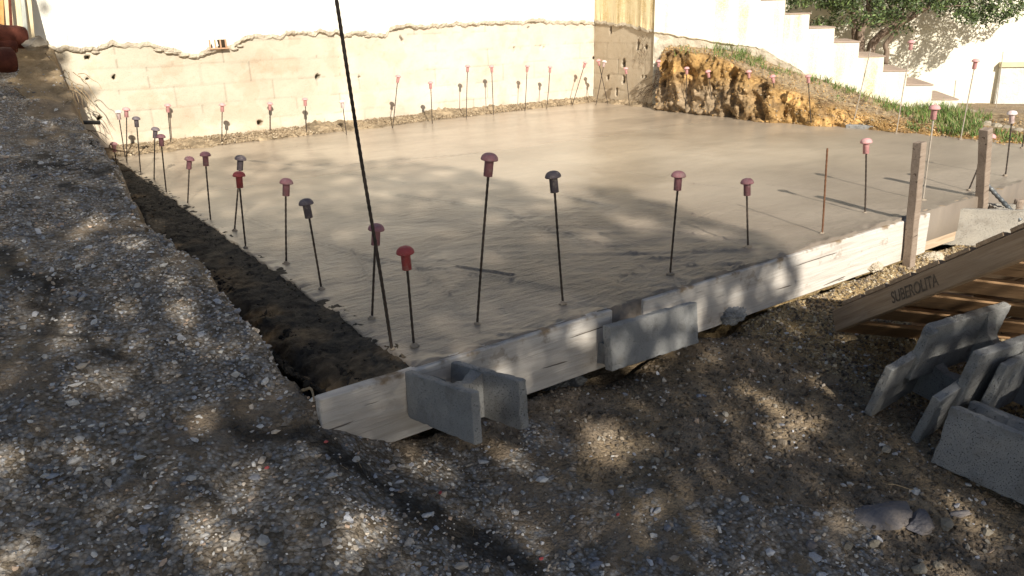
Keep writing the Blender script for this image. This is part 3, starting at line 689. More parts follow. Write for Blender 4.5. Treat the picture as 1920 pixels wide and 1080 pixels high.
# staircase
TR = [(-.20, 1.86), (.06, 1.71), (.32, 1.56), (.575, 1.41), (.83, 1.26), (1.09, 1.11), (1.345, .962), (1.60, .815), (1.86, .665), (2.12, .515), (2.38, .365), (2.62, .22), (2.88, .07), (3.14, -.08)]
st = empty('outdoor_staircase', (7.3, 5.4, 0), 'cream rendered outdoor staircase with taupe treads descending to the garden', 'staircase', wc=True)
def prism(name, prof, o0, o1, mat, parent, smooth=False):
    """profile in (s,z) of the stair wall plane, extruded from offset o0 to o1; quads between columns"""
    A = np.array([sw(s, z, o0) for s, z in prof]); B = np.array([sw(s, z, o1) for s, z in prof]); n = len(prof)
    me = bpy.data.meshes.new(name); V = np.concatenate([A, B]).tolist()
    F = [list(range(n))[::-1], list(range(n, 2*n))]+[[i, (i+1) % n, n+(i+1) % n, n+i] for i in range(n)]
    me.from_pydata(V, [], F); me.update(); me.polygons.foreach_set('use_smooth', np.zeros(len(me.polygons), bool)); me.materials.append(MAT[mat]); ob = bpy.data.objects.new(name, me); COL.objects.link(ob); attach(ob, parent); return ob
prof = [(-.02, -.6), (-.02, 2.0)]
zprev = 2.0
for s_, z_ in TR[1:]: prof += [(s_, zprev), (s_, z_)]; zprev = z_
prof = [(-.02, -.6), (-.02, TR[0][1]+.0)]
cur = TR[0][1]
for s_, z_ in TR[1:]:
    prof += [(s_, cur), (s_, z_)]; cur = z_
prof += [(3.4, cur), (3.4, -.6)]
prism('stair_body', prof, .03, .95, 'plaster_s', st)
for i in range(1, len(TR)):
    s0, z0 = TR[i]; s1 = TR[i+1][0] if i+1 < len(TR) else 3.4
    b = MB()
    R = np.array([[WD[0], WN[0], 0], [WD[1], WN[1], 0], [0, 0, 1]])
    b.box((s0+.001, -.004, z0-.004), (s1+.008, .96, z0+.010), 1, 0, .004, R, np.array([*WP0, 0])); b.build('step_tread', 'tread', st)
# stair render, front layer: columns between broken lower edge and stepped top
sedge = [(-.02, .79), (.12, .775), (.3, .74), (.5, .71), (.75, .655), (.98, .625), (1.15, .60), (1.3, .50), (1.43, .44), (1.6, .33), (1.9, .23), (2.3, .05), (2.7, -.1), (3.5, -.3)]
def stair_front():
    u = np.arange(-.02, 3.40, .006); ed = np.interp(u, [q[0] for q in sedge], [q[1] for q in sedge])+.007*fbm(u*16, 2, 0, 99, 4)
    tops = np.array([s for s, z in TR]); zt = np.array([z for s, z in TR]); top = zt[np.clip(np.searchsorted(tops, u+1e-6)-1, 0, len(zt)-1)]
    rows = []
    for k, t_ in [(0, -.02), (.006, .012), (.02, .03)]: rows.append(np.stack([sw(a, b+k, .03-t_) for a, b in zip(u, ed)]))
    for f in (.33, .66): rows.append(np.stack([sw(a, b+.02+(c-.02-b)*f, 0) for a, b, c in zip(u, ed, top)]))
    rows.append(np.stack([sw(a, c-.006, 0) for a, c in zip(u, top)])); rows.append(np.stack([sw(a, c-.006, .03) for a, c in zip(u, top)]))
    P = np.stack(rows, 0)
    mesh_obj('stair_render', P.reshape(-1, 3), grid_faces(*P.shape[:2]), 'plaster_s', st)
stair_front()
# old foundation concrete showing below the stair render
def foundation():
    u = np.arange(-.01, 2.6, .015); v = np.linspace(0, 1, 40); U, V_ = np.meshgrid(u, v)
    hi = np.interp(U, [q[0] for q in sedge], [q[1] for q in sedge])+.02; lo = hi-.45; Z = lo+(hi-lo)*V_
    off = .022-.030*sstep(.9, 1.3, U)*(1-sstep(2.0, 2.3, U)) - .012*fbm(U*8, Z*8, 0, 101, 4)
    P = np.stack([WP0[0]+WD[0]*U+WN[0]*off, WP0[1]+WD[1]*U+WN[1]*off, Z], -1)
    mesh_obj('old_foundation', P.reshape(-1, 3), grid_faces(*U.shape), 'oldmortar', st, smooth=True)
foundation()

# far garden wall
OFF = 1.75
R_ = np.array([[WD[0], WN[0], 0], [WD[1], WN[1], 0], [0, 0, 1]]); T_ = np.array([*WP0, 0])
gw = empty('garden_wall', sw(3, -.1, OFF), 'tall pale yellow garden wall behind the tree and stairs', 'wall', wc=True)
b = MB(); b.box((-1.0, OFF, -.7), (7, OFF+.2, 3.5), 1, 0, .004, R_, T_); b.build('wall_face', 'plaster_f', gw)
s1, z1 = onw(1836, 147, OFF-.05)
b = MB(); b.box((1.0, OFF-.05, -.7), (s1, OFF-.002, z1), 1, 0, .006, R_, T_); b.build('plinth', 'plaster_f', gw)
s2, z2 = onw(1884, 118, OFF-.2); s3, z3 = onw(1884, 128, OFF-.2)
pier = empty('gate_pier', sw(s2, -.1, OFF-.2), 'white gate pier with mustard coping at the right edge by the garden wall', 'pier', wc=True)
b = MB(); b.box((s2+.01, OFF-.06, -.7), (s2+.5, OFF-.004, z3), 1, 0, .006, R_, T_); b.build('pier_body', m_simple('pier_mat', (.55, .53, .50), (.78, .76, .70), 8, .9, 30, .01), pier)
b = MB(); b.box((s2, OFF-.08, z3+.001), (s2+.52, OFF-.004, z2), 1, 0, .004, R_, T_); b.build('coping', m_simple('coping_mat', (.58, .51, .33), (.66, .60, .42), 8, .9), pier)

# ------------------------------------------------------------------ earth bank
def bank():
    basepx = [(1234, 204), (1262, 209), (1290, 212), (1340, 217), (1390, 223), (1440, 229), (1520, 236), (1600, 241), (1680, 250), (1750, 257), (1820, 266), (1917, 277)]
    bp = np.array([onz(*p, .0)[:2] for p in basepx]); bp = np.vstack([bp, [6.42, 1.7], [6.45, 1.2]])
    L = np.concatenate([[0], np.cumsum(np.hypot(*np.diff(bp, axis=0).T))]); u = np.arange(0, L[-1], .014)
    bx, by = np.interp(u, L, bp[:, 0]), np.interp(u, L, bp[:, 1])
    s = (bx-WP0[0])*WD[0]+(by-WP0[1])*WD[1]; s = np.maximum(s+.05, .0)
    zc = np.interp(-by, [-6.4, -6.3, -6.1, -5.9, -5.4, -5.1, -4.9, -4.5, -4.2, -3.8, -3.4, -2.5, -1], [.36, .50, .60, .625, .56, .47, .39, .29, .2, .1, .05, .015, .0])
    zw = np.interp(s, [0, .5, .98, 1.43, 1.88, 2.3, 2.66, 3.2, 5], [.68, .645, .585, .40, .26, .10, .0, -.06, -.1])
    wx, wy = WP0[0]+WD[0]*s+WN[0]*.06, WP0[1]+WD[1]*s+WN[1]*.06
    v1 = np.linspace(0, 1, 60); v2 = np.linspace(0, 1, 45)[1:]
    slope = np.interp(-by, [-6.4, -5, -4, -3], [.08, .10, .20, .35])
    crx, cry = bx+WN[0]*slope, by+WN[1]*slope
    P = []
    for v in v1:
        out = .035*math.sin(v*math.pi)
        P.append(np.stack([bx+(crx-bx)*v**1.6+0*u, by+(cry-by)*v**1.6, -.03+(zc+.03)*v], -1))
    for v in v2:
        e = v**.8
        P.append(np.stack([crx+(wx-crx)*v, cry+(wy-cry)*v, zc+(zw-zc)*e], -1))
    P = np.stack(P, 0); nv, nu = P.shape[:2]
    face = np.concatenate([np.ones(60), np.linspace(1, 0, 10), np.zeros(34)])[:, None]
    edgef = np.concatenate([np.linspace(0, 1, 6), np.ones(nv-14), np.linspace(1, 0, 8)])[:, None]
    n1 = fbm(u[None]*5.5+0*P[..., 2], P[..., 2]*5.2, 0, 110, 3); n2 = fbm(P[..., 0]*16, P[..., 1]*16, P[..., 2]*11, 111, 4); n3 = fbm(u[None]*34+0*P[..., 2], P[..., 2]*26, 0, 112, 3)
    hscale = np.clip(zc/.35, .15, 1)[None]
    amp = (.105*n1+.036*n2+.016*n3)*face*hscale*edgef
    P[..., 0] -= amp*.96; P[..., 1] -= amp*.3
    P[..., 2] += (.014*n2+.012*n3)*edgef*(1-.5*face)
    # colours: ochre at the cut, grey-brown at left foot, darker crevices come from shape; top is straw soil
    ochre = np.array([.47, .285, .11]); grey = np.array([.30, .235, .165]); top = np.array([.36, .27, .17]); dk = np.array([.16, .105, .06])
    leftness = (1-sstep(.8, 1.9, u))[None]*(1-sstep(.2, .42, P[..., 2]))
    k1 = sstep(-.2, .45, fbm(P[..., 0]*4, P[..., 1]*4, P[..., 2]*4, 113, 3))
    C = ochre*(.75+.5*k1)[..., None]
    C = C*(1-leftness[..., None]*.8)+grey*leftness[..., None]*.8
    tt = (1-face)*np.ones((nv, nu)); C = C*(1-tt[..., None])+top*tt[..., None]
    rd = sstep(.25, .55, fbm(P[..., 0]*7, P[..., 1]*7, P[..., 2]*7, 114, 3)); C = C*(1-.6*rd[..., None])+dk*.6*rd[..., None]
    cr = (np.exp(-((np.arange(nv)-62)/5.)**2))[:, None]*np.ones((nv, nu)); C = C*(1-.45*cr[..., None])+np.array([.20, .13, .075])*.45*cr[..., None]
    ob = mesh_obj('earth_bank', P.reshape(-1, 3), grid_faces(nv, nu), 'bankm', smooth=True, col=C.reshape(-1, 3))
    tag(ob, 'ochre cut earth bank with crumbling face below the stairs', 'earth bank', kind='structure')
    return P, C
BK, BKC = bank()

# ------------------------------------------------------------------ formwork boards
def board(x0, x1, yf, th, z0, z1, mat, label, cat='board', group='formwork boards along the front of the slab', name='formwork_board', seedv=0, tilt=0.0, rotz=0.0):
    b = MB(); L = x1-x0
    b.box((0, 0, -(z1-z0)), (L, th, 0), .05, .0012, .004, seed=seedv)
    ob = b.build(name, mat, smooth=False); ob.location = (x0, yf, z1); ob.rotation_euler = (0, tilt, rotz); tag(ob, label, cat, group); return ob
board(.655, 1.765, 1.915, .036, -.215, .002, 'board', 'short whitened formwork board at the near left corner behind the H-shaped block', seedv=1)
board(1.925, 3.955, 1.918, .036, -.212, .000, 'board', 'long whitened formwork board running from the leaning block to the first stake', seedv=3)
board(3.975, 6.6, 1.938, .036, -.215, .002, 'board_c', 'tan formwork board at the far right behind the second stake', seedv=5)
board(1.70, 1.93, 1.955, .030, -.10, -.006, 'board_c', 'small brown offcut plugging the gap between the two front boards', 'offcut', None, 'plank_offcut', 7)

def stake(px_b, px_t, Y, wdt, label, zb=None):
    B = ony(*px_b, Y); Tp = ony(*px_t, Y+.0); d = Tp-B; L = np.linalg.norm(d)
    b = MB(); b.box((-wdt/2, -wdt/2, -.06), (wdt/2, wdt/2, L), .06, .0018, .003, seed=int(px_b[0]))
    V = np.concatenate(b.v)
    me = b.build('wooden_stake', 'stake'); 
    z = _n(d); x = _n(np.cross([0, 1, 0], z)); x = _n(x-.06*np.cross(z, x)); y = np.cross(z, x)
    # wood grain follows local X: rotate material axes by swapping, object local z is the long axis
    me.matrix_world = Matrix([[x[0], y[0], z[0], B[0]], [x[1], y[1], z[1], B[1]], [x[2], y[2], z[2], B[2]], [0, 0, 0, 1]])
    return tag(me, label, 'stake', 'wooden stakes bracing the boards')
stake((1703, 505), (1725, 266), 1.885, .044, 'weathered wooden stake with a split top against the long white board')
stake((1838, 415), (1849, 241), 1.925, .048, 'squarer wooden stake behind the pale block at the right edge of the slab')

# ------------------------------------------------------------------ concrete H blocks
def hblock(Mx, L, W, H, t, label, mat='block', webs=((.10, .6), (.5, .85)), neg=False, name='concrete_block', k=1.0, seed=0, brk=False):
    Mx = np.array(Mx, float); T = CAM0+(Mx[:, 3]-CAM0)*k; R = Mx[:, :3]
    e = empty(name, (0, 0, 0), label, 'concrete block', 'grey H-shaped shuttering blocks', Matrix([list(R[0])+[T[0]], list(R[1])+[T[1]], list(R[2])+[T[2]], [0, 0, 0, 1]]))
    L, W, H, t = L*k, W*k, H*k, t*k; sg = -1 if neg else 1
    for y0, y1 in ((0, t), (W-t, W)):
        lo, hi = sorted((sg*y0, sg*y1))
        b = MB(); b.box((0, lo, 0), (L, hi, H), .009, .0008, .003, seed=seed+y0*10, chip=.005)
        b.build('side_wall', mat, e)
    for f, hh in webs:
        lo, hi = sorted((sg*(t+.001), sg*(W-t-.001)))
        x = f*L
        # web: sagging saddle profile
        n = 12; yy = np.linspace(lo, hi, n); V = []; 
        for j, y in enumerate(yy):
            q = abs(2*(y-lo)/(hi-lo)-1); zt = H*(hh+(1-hh)*.9*q**3)+.004*math.sin(j*2.1+seed); zb_ = 0.004+H*.0
            for (xx, zz) in ((x-.018-.012*q, zb_), (x-.018-.012*q, zt), (x+.018+.012*q, zt), (x+.018+.012*q, zb_)): V.append((xx, y, zz))
        i = np.arange(n*4).reshape(n, 4); j = np.roll(i, -1, 1)
        b = MB(); b.add(V, np.concatenate([np.stack([i[:-1], i[1:], j[1:], j[:-1]], -1).reshape(-1, 4), [[0, 1, 2, 3], [4*n-1, 4*n-2, 4*n-3, 4*n-4]]]))
        b.build('web', mat, e)
    return e
M_N = [[0.0613, 0.994, 0.0903, 0.9143], [-0.9838, 0.0449, 0.1736, 1.894], [0.1685, -0.0994, 0.9807, -0.1347]]
hblock(M_N, .353, .189, .1453, .028, 'short open H-shaped grey block standing against the near left board', webs=((.42, .78),), seed=1)
M_G = [[0.9982, -0.0428, 0.0427, 1.8613], [0.0355, 0.9868, 0.1581, 2.0158], [-0.0489, -0.1563, 0.9865, -0.3084]]
hblock(M_G, .516, .19, .18, .042, 'grey block leaning on the long board over the gap, its broad face dappled', webs=((.12, .5), (.6, .8)), seed=2, k=.895)
M_F = [[0.8756, -0.4257, 0.2281, 4.1548], [0.4176, 0.9046, 0.0854, 1.9667], [-0.2427, 0.0205, 0.9699, -0.2312]]
_x = _n([.72, -.69, -.02]); _z = _n(np.array([0, 0, 1])-(_x[2])*_x); _y = np.cross(_z, _x); _t = onz(1755, 459, -.24)
M_F = np.column_stack([_x, _y, _z, _t])
hblock(M_F, .62, .17, .205, .03, 'sunlit pale sand-coloured block set square to the boards beside the second stake', mat='block_l', webs=((.04, .97), (.52, .97)), seed=3)
# stacked blocks, lower right
M1 = [[0.9961, 0.083, 0.0302, 2.2985], [-0.0742, 0.9716, -0.2247, 1.1282], [-0.048, 0.2216, 0.974, -0.1213]]
hblock(M1, .45, .188, .2, .030, 'upper left block of the leaning stack, its back panel under the pallet', webs=((.75, .55),), neg=True, k=1.08, seed=4)
M3 = [[0.9982, -0.0225, -0.0562, 2.1731], [0.0058, 0.9598, -0.2805, 1.17], [0.0602, 0.2796, 0.9582, -0.2323]]
hblock(M3, .5, .182, .2, .026, 'lower left block of the leaning stack, its two end edges on the soil', webs=((.55, .6),), neg=True, k=1.08, seed=5)
M2 = [[0.9909, -0.0455, 0.1271, 2.4436], [0.0694, 0.9793, -0.1903, 0.9566], [-0.1158, 0.1974, 0.9735, -0.2413]]
hblock(M2, .5, .2, .2, .026, 'upper right block of the leaning stack, partly sunlit at the frame edge', webs=((.6, .6),), neg=True, k=1.03, seed=6)
M4 = [[0.0429, 0.971, 0.2353, 2.282], [-0.9972, 0.0559, -0.0491, 0.9887], [-0.0609, -0.2325, 0.9707, -0.3672]]
hblock(M4, .5, .2, .196, .045, 'lower right block of the stack turned broad side to the viewer', webs=((.3, .6), (.8, .6)), seed=7)

# half-buried kerb-like block by the bank foot
_p = onz(1600, 240, .0); b = MB(); b.box((-.06, -.03, -.08), (.20, .03, .03), .03, .002, .004)
ob = b.build('concrete_offcut', 'block'); ob.location = _p; ob.rotation_euler = (0, 0, math.radians(-72)); tag(ob, 'small grey concrete offcut poking out at the foot of the earth bank', 'concrete piece')

# ------------------------------------------------------------------ pallet
PM = np.array([[-0.1749, 0.9109, 0.3737, 2.7723], [-0.7906, -0.3562, 0.4981, 1.6382], [0.5868, -0.2084, 0.7825, -0.2603]])
pal = empty('wooden_pallet', (0, 0, 0), 'tilted brown wooden pallet propped over the block stack', 'pallet', mtx=Matrix([list(r) for r in PM]+[[0, 0, 0, 1]]))
LP, WP = 1.0, .80
def pbox(lo, hi, nm, mat='pallet', sd=0):
    b = MB(); b.box(lo, hi, .08, .001, .003, seed=sd); return b.build(nm, mat, pal)
front = pbox((0, -.022, 0), (LP, .0, .092), 'stringer', sd=1)
pbox((0, WP/2-.02, .0205), (LP, WP/2+.02, .092), 'stringer', sd=2)
pbox((0, WP-.022, 0), (LP, WP, .092), 'stringer', sd=3)
for k, x in enumerate((.115, .245, .375, .505, .635, .765, .895)):
    # turned so the grain runs along the slat
    b = MB(); b.box((0, -.054, 0), (WP, .054, .019), .08, .001, .003, seed=k+5); q = b.build('deck_slat', 'pallet', pal)
    q.matrix_local = Matrix(((0, -1, 0, x+.0), (1, 0, 0, -.018), (0, 0, 1, .094), (0, 0, 0, 1)))
for k, (x, wd) in enumerate(((.003, .12), (.20, .11), (.375, .11), (.55, .11), (.725, .11), (.88, .115))):
    b = MB(); b.box((0, -wd/2, 0), (WP-.002, wd/2, .018), .08, .001, .003, seed=k+15); q = b.build('bottom_slat', 'pallet2', pal)
    q.matrix_local = Matrix(((0, -1, 0, x+wd/2), (1, 0, 0, .001), (0, 0, 1, .001), (0, 0, 0, 1)))
cu = bpy.data.curves.new('txt', 'FONT'); cu.body = 'SUBEROLITA'; cu.size = .056; cu.extrude = .0004; cu.offset = .0006; cu.space_character = 1.0
to = bpy.data.objects.new('txt', cu); COL.objects.link(to); bpy.context.view_layer.update()
me = bpy.data.meshes.new_from_object(to.evaluated_get(bpy.context.evaluated_depsgraph_get())); bpy.data.objects.remove(to)
me.materials.clear(); me.materials.append(MAT['ink']); tx = bpy.data.objects.new('stencil_lettering', me); COL.objects.link(tx); tx.parent = pal
TXT_X0, TXT_X1, TXT_Z = .325, .545, .022
wv = max(v.co.x for v in me.vertices); sx = (TXT_X1-TXT_X0)/wv
tx.matrix_local = Matrix(((sx, 0, 0, TXT_X0), (0, 0, -1, -.0228), (0, 1.15, 0, TXT_Z), (0, 0, 0, 1)))

# ------------------------------------------------------------------ rebar rods with mushroom caps
def rotz_to(d):
    return Vector(d).to_track_quat('Z', 'Y').to_matrix().to_4x4()
capm = MB(); 
capprof = [(.0135, 0), (.0150, .0005), (.0150, .054), (.0155, .0545), (.0265, .0530), (.0285, .0545), (.0285, .0570), (.0272, .0625), (.0240, .0680), (.0190, .0725), (.0120, .0755), (.0055, .0768), (.0004, .0772)]
capm.lathe(capprof, 28)
_tmp = capm.build('cap_proto', 'cap_pink', smooth=True); capmesh = _tmp.data; bpy.data.objects.remove(_tmp)
capmeshes = {}
for k in ('cap_pink', 'cap_red', 'cap_pink_shaded', 'cap_dark_shaded', 'cap_white'):
    c = capmesh.copy(); c.name = k; c.materials.clear(); c.materials.append(MAT[k]); capmeshes[k] = c
def rod_mesh(L, r):
    """ribbed bar"""
    n = max(6, int(L/.02)); b = MB(); z = np.linspace(-.05, L, n*2); rr = np.where(np.arange(n*2) % 2 == 0, r*1.12, r*.92)
    wob = .0012
    pts = np.stack([wob*np.sin(z*9+L*50), wob*np.cos(z*7+L*31), z], -1); b.tube(pts, rr, 7); return b
VIEWN = _n([RW[0] @ np.array([0, 0, -1]), RW[1] @ np.array([0, 0, -1]), 0])
def rod(bpx, tpx, cap, label, rodmat='steel', r=.0042, z0=0.0, extra=0.0, capname='rebar_cap'):
    B = onz(*bpx, z0); d = ray(*tpx); t = (B@VIEWN)/(d@VIEWN); T = CAM0+t*d; ax = _n(T-B); L = np.linalg.norm(T-B)+extra
    e = empty('rebar_rod', B, label, 'rebar rod', 'capped rebar rods around the slab')
    e.matrix_world = Matrix.Translation(Vector(B)) @ rotz_to(ax)
    Lr = L-.03 if cap else L
    if B[1] < 4.2:
        V0, F0 = ICO2; V = V0*(1+.35*fbm(V0[:, 0]*2+B[0]*9, V0[:, 1]*2, V0[:, 2]*2, 3, 3))[:, None]*np.array([.012, .012, .008])*random.uniform(.8, 1.5)+[random.uniform(-.004, .004), 0, .002]
        mesh_obj('cement_crust', V, F0, 'mudcrust', e, smooth=True)
    q = rod_mesh(Lr, r).build('steel_bar', rodmat, e, smooth=True)
    if cap:
        c = bpy.data.objects.new(capname, capmeshes[cap]); COL.objects.link(c); c.parent = e; c.location = (0, 0, L-.0772); c.rotation_euler = (0, random.uniform(-.04, .04), random.uniform(0, 6))
    return e
P_, Rd, ShP, ShD, Wh = 'cap_pink', 'cap_red', 'cap_pink_shaded', 'cap_dark_shaded', 'cap_white'
RODS = [
 ((697, 597), (706, 419), ShP, 'shaded pink capped rod that the tall bare bar crosses in front of'),
 ((777, 650), (759, 461), Rd, 'bright red capped rod nearest the viewer at the slab corner'),
 ((895, 608), (918, 286), ShP, 'tallest shaded pink capped rod in the middle of the front row'),
 ((1056, 570), (1037, 320), ShD, 'shaded dark grey capped rod right of the tallest shaded pink one'),
 ((1257, 515), (1273, 320), ShP, 'shaded pink capped rod above the leaning grey block'),
 ((1403, 465), (1400, 334), ShP, 'short shaded pink capped rod at the edge of the tree shade'),
 ((1622, 400), (1624, 259), P_, 'pink capped rod beside the bare rusty rod'),
 ((1816, 357), (1860, 250), P_, 'leaning pink capped rod hidden behind the second stake'),
 ((1885, 330), (1899, 207), Wh, 'white splashed pink capped rod right of the second stake'),
 ((1461, 227), (1448, 140), P_, 'pink capped rod before the dark hollow of the earth bank'),
 ((1404, 222), (1404, 131), P_, 'pink capped rod before the brightest ochre part of the bank'),
 ((1340, 216), (1327, 131), P_, 'slightly leaning pink capped rod before the left part of the bank'),
 ((1286, 212), (1288, 125), P_, 'pink capped rod with a taped bar before the left end of the bank'),
 ((1521, 236), (1515, 139), P_, 'pink capped rod before the right end of the ochre bank'),
 ((1233, 205), (1235, 112), P_, 'pink capped rod at the meeting of return wall and earth bank'),
 ((1180, 198), (1173, 126), P_, 'pink capped rod in front of the return wall slots'),
 ((1140, 195), (1121, 111), P_, 'pink capped rod leaning left just right of the wall corner'),
 ((1117, 197), (1134, 113), Wh, 'pale topped rod crossing the leaning one at the wall corner'),
 ((1073, 197), (1098, 115), P_, 'strongly right-leaning pink capped rod left of the wall corner'),
 ((1025, 205), (1032, 123), P_, 'pink capped rod next to the strongly leaning one by the long wall'),
 ((984, 209), (989, 121), P_, 'pink capped rod by the long wall below its thin upright slots'),
 ((925, 215), (922, 122), P_, 'right one of the close pair of tall pink capped rods by the long wall'),
 ((874, 222), (877, 121), P_, 'left one of the close pair of tall pink capped rods by the long wall'),
 ((811, 232), (807, 152), P_, 'shorter pink capped rod left of the close pair by the long wall'),
 ((736, 240), (747, 140), P_, 'right-leaning pink capped rod by the long wall, right of the tall bare bar'),
 ((650, 252), (641, 187), Wh, 'whitened capped rod by the pale pillar of the long wall'),
 ((575, 252), (572, 183), P_, 'pink capped rod left of the pale pillar of the long wall'),
 ((506, 255), (506, 191), P_, 'pink capped rod right of the square dark hole in the long wall'),
 ((416, 271), (417, 193), P_, 'pink capped rod left of the square dark hole in the long wall'),
 ((321, 275), (314, 194), P_, 'pale pink capped rod by the left part of the long wall'),
 ((222, 279), (198, 175), P_, 'tall left-leaning pink capped rod at the far left corner'),
 ((235, 295), (221, 206), Wh, 'white capped rod at the far left corner'),
 ((238, 305), (237, 201), P_, 'pink rod with pale top just right of the white capped one'),
 ((219, 309), (212, 266), P_, 'low pink capped rod behind twigs at the mound edge'),
 ((264, 323), (255, 218), ShD, 'first shaded dark capped rod along the mound, farthest back'),
 ((289, 335), (291, 238), ShD, 'shaded dark capped rod overlapping its neighbour, the left of the pair'),
 ((312, 360), (301, 251), ShP, 'shaded pink capped rod overlapping its neighbour, the right of the pair'),
 ((352, 380), (355, 293), ShP, 'short shaded pink capped rod left of a taller one on the left edge'),
 ((395, 412), (384, 284), ShP, 'tall shaded pink capped rod on the left edge next to the short one'),
 ((440, 433), (452, 291), ShD, 'blue-grey capped rod directly above the red-sleeved cap'),
 ((461, 465), (447, 321), Rd, 'reddish capped rod directly below the blue-grey cap'),
 ((537, 495), (536, 334), ShP, 'upright shaded pink capped rod at the pointed shadow on the left edge'),
 ((603, 543), (573, 372), ShD, 'left-leaning shaded dusty grey capped rod on the left edge'),
]
for a, b_, c, lab in RODS: rod(a, b_, c, lab)
rod((1731, 376), (1753, 196), P_, 'tall pink capped rod with a cement-whitened bar behind the first stake', 'cement_rod')
rod((1801, 262), (1830, 110), P_, 'tall right-leaning pink capped rod in the grass by the slab', 'cement_rod')
rod((1680, 250), (1710, 75), P_, 'very tall pink capped rod rising past the stair treads', 'cement_rod')
for a, b_, m_, lab, ex in [((1541, 438), (1552, 278), 'rust', 'bare short rusty rod without a cap near the front board', 0),
                           ((1598, 238), (1633, 91), 'cement_rod', 'bare pale rod without a cap leaning before the stairs', 0),
                           ((1916, 278), (1940, 130), 'steel', 'bare rod cut by the right frame edge', 0)]:
    rod(a, b_, None, lab, m_)
rod((735, 655), (630, 0), None, 'very tall bare bar rising out of the top of the photo', 'steel', r=.0054, extra=.5)
_s, _z = onw(1866, 212, 1.2); _a = sw(_s, _z, 1.2); _s2, _z2 = onw(1881, 97, 1.2); _b = sw(_s2, _z2, 1.2)
b = MB(); b.tube([_a, _b], .004, 6); tag(b.build('garden_rod', 'cement_rod'), 'thin bare rod standing in the grass before the garden wall', 'rod')

# steel brace bar and stub post near block F
b = MB(); A = ony(1851, 347, 1.93); B_ = ony(1914, 414, 1.72); n = 40
b.tube([A+(B_-A)*t for t in np.linspace(0, 1, n)], [.011*(1.15 if i % 4 < 2 else .95) for i in range(n)], 9)
tag(b.build('steel_brace_bar', 'bar', smooth=True), 'shiny twisted dark steel bar slanting from the second stake', 'steel bar')
b = MB(); A = ony(1903, 425, 1.80); B_ = ony(1911, 376, 1.80)
b.tube([A-(B_-A)*.8, B_, B_+(B_-A)*.05], [.024, .024, .020], 14)
tag(b.build('post_stub', 'stake', smooth=False), 'stubby round post with a dirty top at the right edge', 'post')

# ------------------------------------------------------------------ things at the top left: logs, planks, stone, pipe
def log(pa, pb, Ya, Yb, r, label):
    A = ony(*pa, Ya); B = ony(*pb, Yb); e = empty('rusty_log', B, label, 'log', 'reddish logs on the gravel mound')
    b = MB(); n = 14; pts = [A+(B-A)*t+.006*np.array([0, 0, math.sin(t*7)]) for t in np.linspace(0, 1, n)]
    b.tube([p-B for p in pts], [r*(1+.05*math.sin(i*1.7)) for i in range(n)], 18, cap=False); b.build('trunk', 'log', e, smooth=True)
    d = _n(B-A); b = MB(); b.tube([-.01*d, .002*d], [r*.99, r*.93], 18); b.build('cut_end', 'logend', e)
log((-140, 40), (46, 72), 6.6, 6.75, .075, 'upper reddish-brown log lying by the leaning planks')
log((-140, 85), (28, 86), 6.55, 6.7, .05, 'thin reddish log wedged between the two thick ones')
log((-150, 110), (24, 113), 6.05, 6.2, .078, 'lower reddish-brown log with its dark cut end on the gravel')
def lplank(pts_b, pts_t, Y, wd, mat, label, yt=None):
    B = ony(*pts_b, Y); T = ony(*pts_t, yt or Y+.25); z = _n(T-B); x = _n(np.cross([0, 1, 0], z)); y = np.cross(z, x); L = np.linalg.norm(T-B)+.6
    b = MB(); b.box((0, -wd/2, 0), (L, wd/2, .022), .1, .001, .003, seed=int(pts_b[0])); o = b.build('leaning_plank', mat)
    o.matrix_world = Matrix([[z[0], x[0], y[0], B[0]], [z[1], x[1], y[1], B[1]], [z[2], x[2], y[2], B[2]], [0, 0, 0, 1]])
    tag(o, label, 'plank', 'planks leaning against the wall')
lplank((40, 74), (32, 0), 7.0, .085, 'rawplank', 'widest pale plank leaning on the wall above the logs')
lplank((16, 60), (14, 0), 7.02, .085, 'rawplank', 'pale plank with a dark edge leaning left of the widest plank')
lplank((-2, 50), (-4, 0), 6.98, .07, 'rawplank2', 'reddish orange plank at the very left edge')
lplank((50, 78), (43, 8), 6.94, .03, 'greyplank', 'narrow greenish-grey plank between the pale ones')
lplank((62, 84), (54, 0), 7.05, .035, 'rawplank', 'narrow pale batten nearest the white wall')
lplank((22, 58), (18, -6), 6.9, .018, 'log', 'thin rusty strip leaning in front of the pale planks')
def rockobj(px, py, Y, sx, sy, sz, mat, label, name='rock', cat='rock', seed=0, rz=0.0, P=None, rough=.3, flatb=True, group=None):
    P = np.array(P) if P is not None else ony(px, py, Y)
    V0, F0 = ICO3; nn = fbm(V0[:, 0]*1.4+seed*3.1, V0[:, 1]*1.4, V0[:, 2]*1.4, seed, 4)
    q = 1+rough*nn; V = V0*q[:, None]
    # facet by planar clipping
    r_ = np.random.default_rng(seed)
    for _ in range(9):
        nrm = _n(r_.normal(size=3)); h = r_.uniform(.62, .88); dd = V@nrm; V = V-np.where(dd > h, dd-h, 0)[:, None]*nrm
    V = V*np.array([sx, sy, sz]); c, s = math.cos(rz), math.sin(rz); V = V@np.array([[c, s, 0], [-s, c, 0], [0, 0, 1]])
    o = mesh_obj(name, V, F0, mat, smooth=False); o.location = P; tag(o, label, cat, group); return o
rockobj(60, 82, 6.7, .10, .07, .05, 'rock', 'greyish stone beside the logs at the foot of the planks', seed=4)
b = MB(); A = ony(146, 229, 6.95); B_ = ony(188, 230, 6.95); b.tube([A-(B_-A)*.6, B_], .016, 14); tag(b.build('black_pipe', 'pipe', smooth=True), 'short black pipe sticking out of the gravel mound towards the wall', 'pipe')

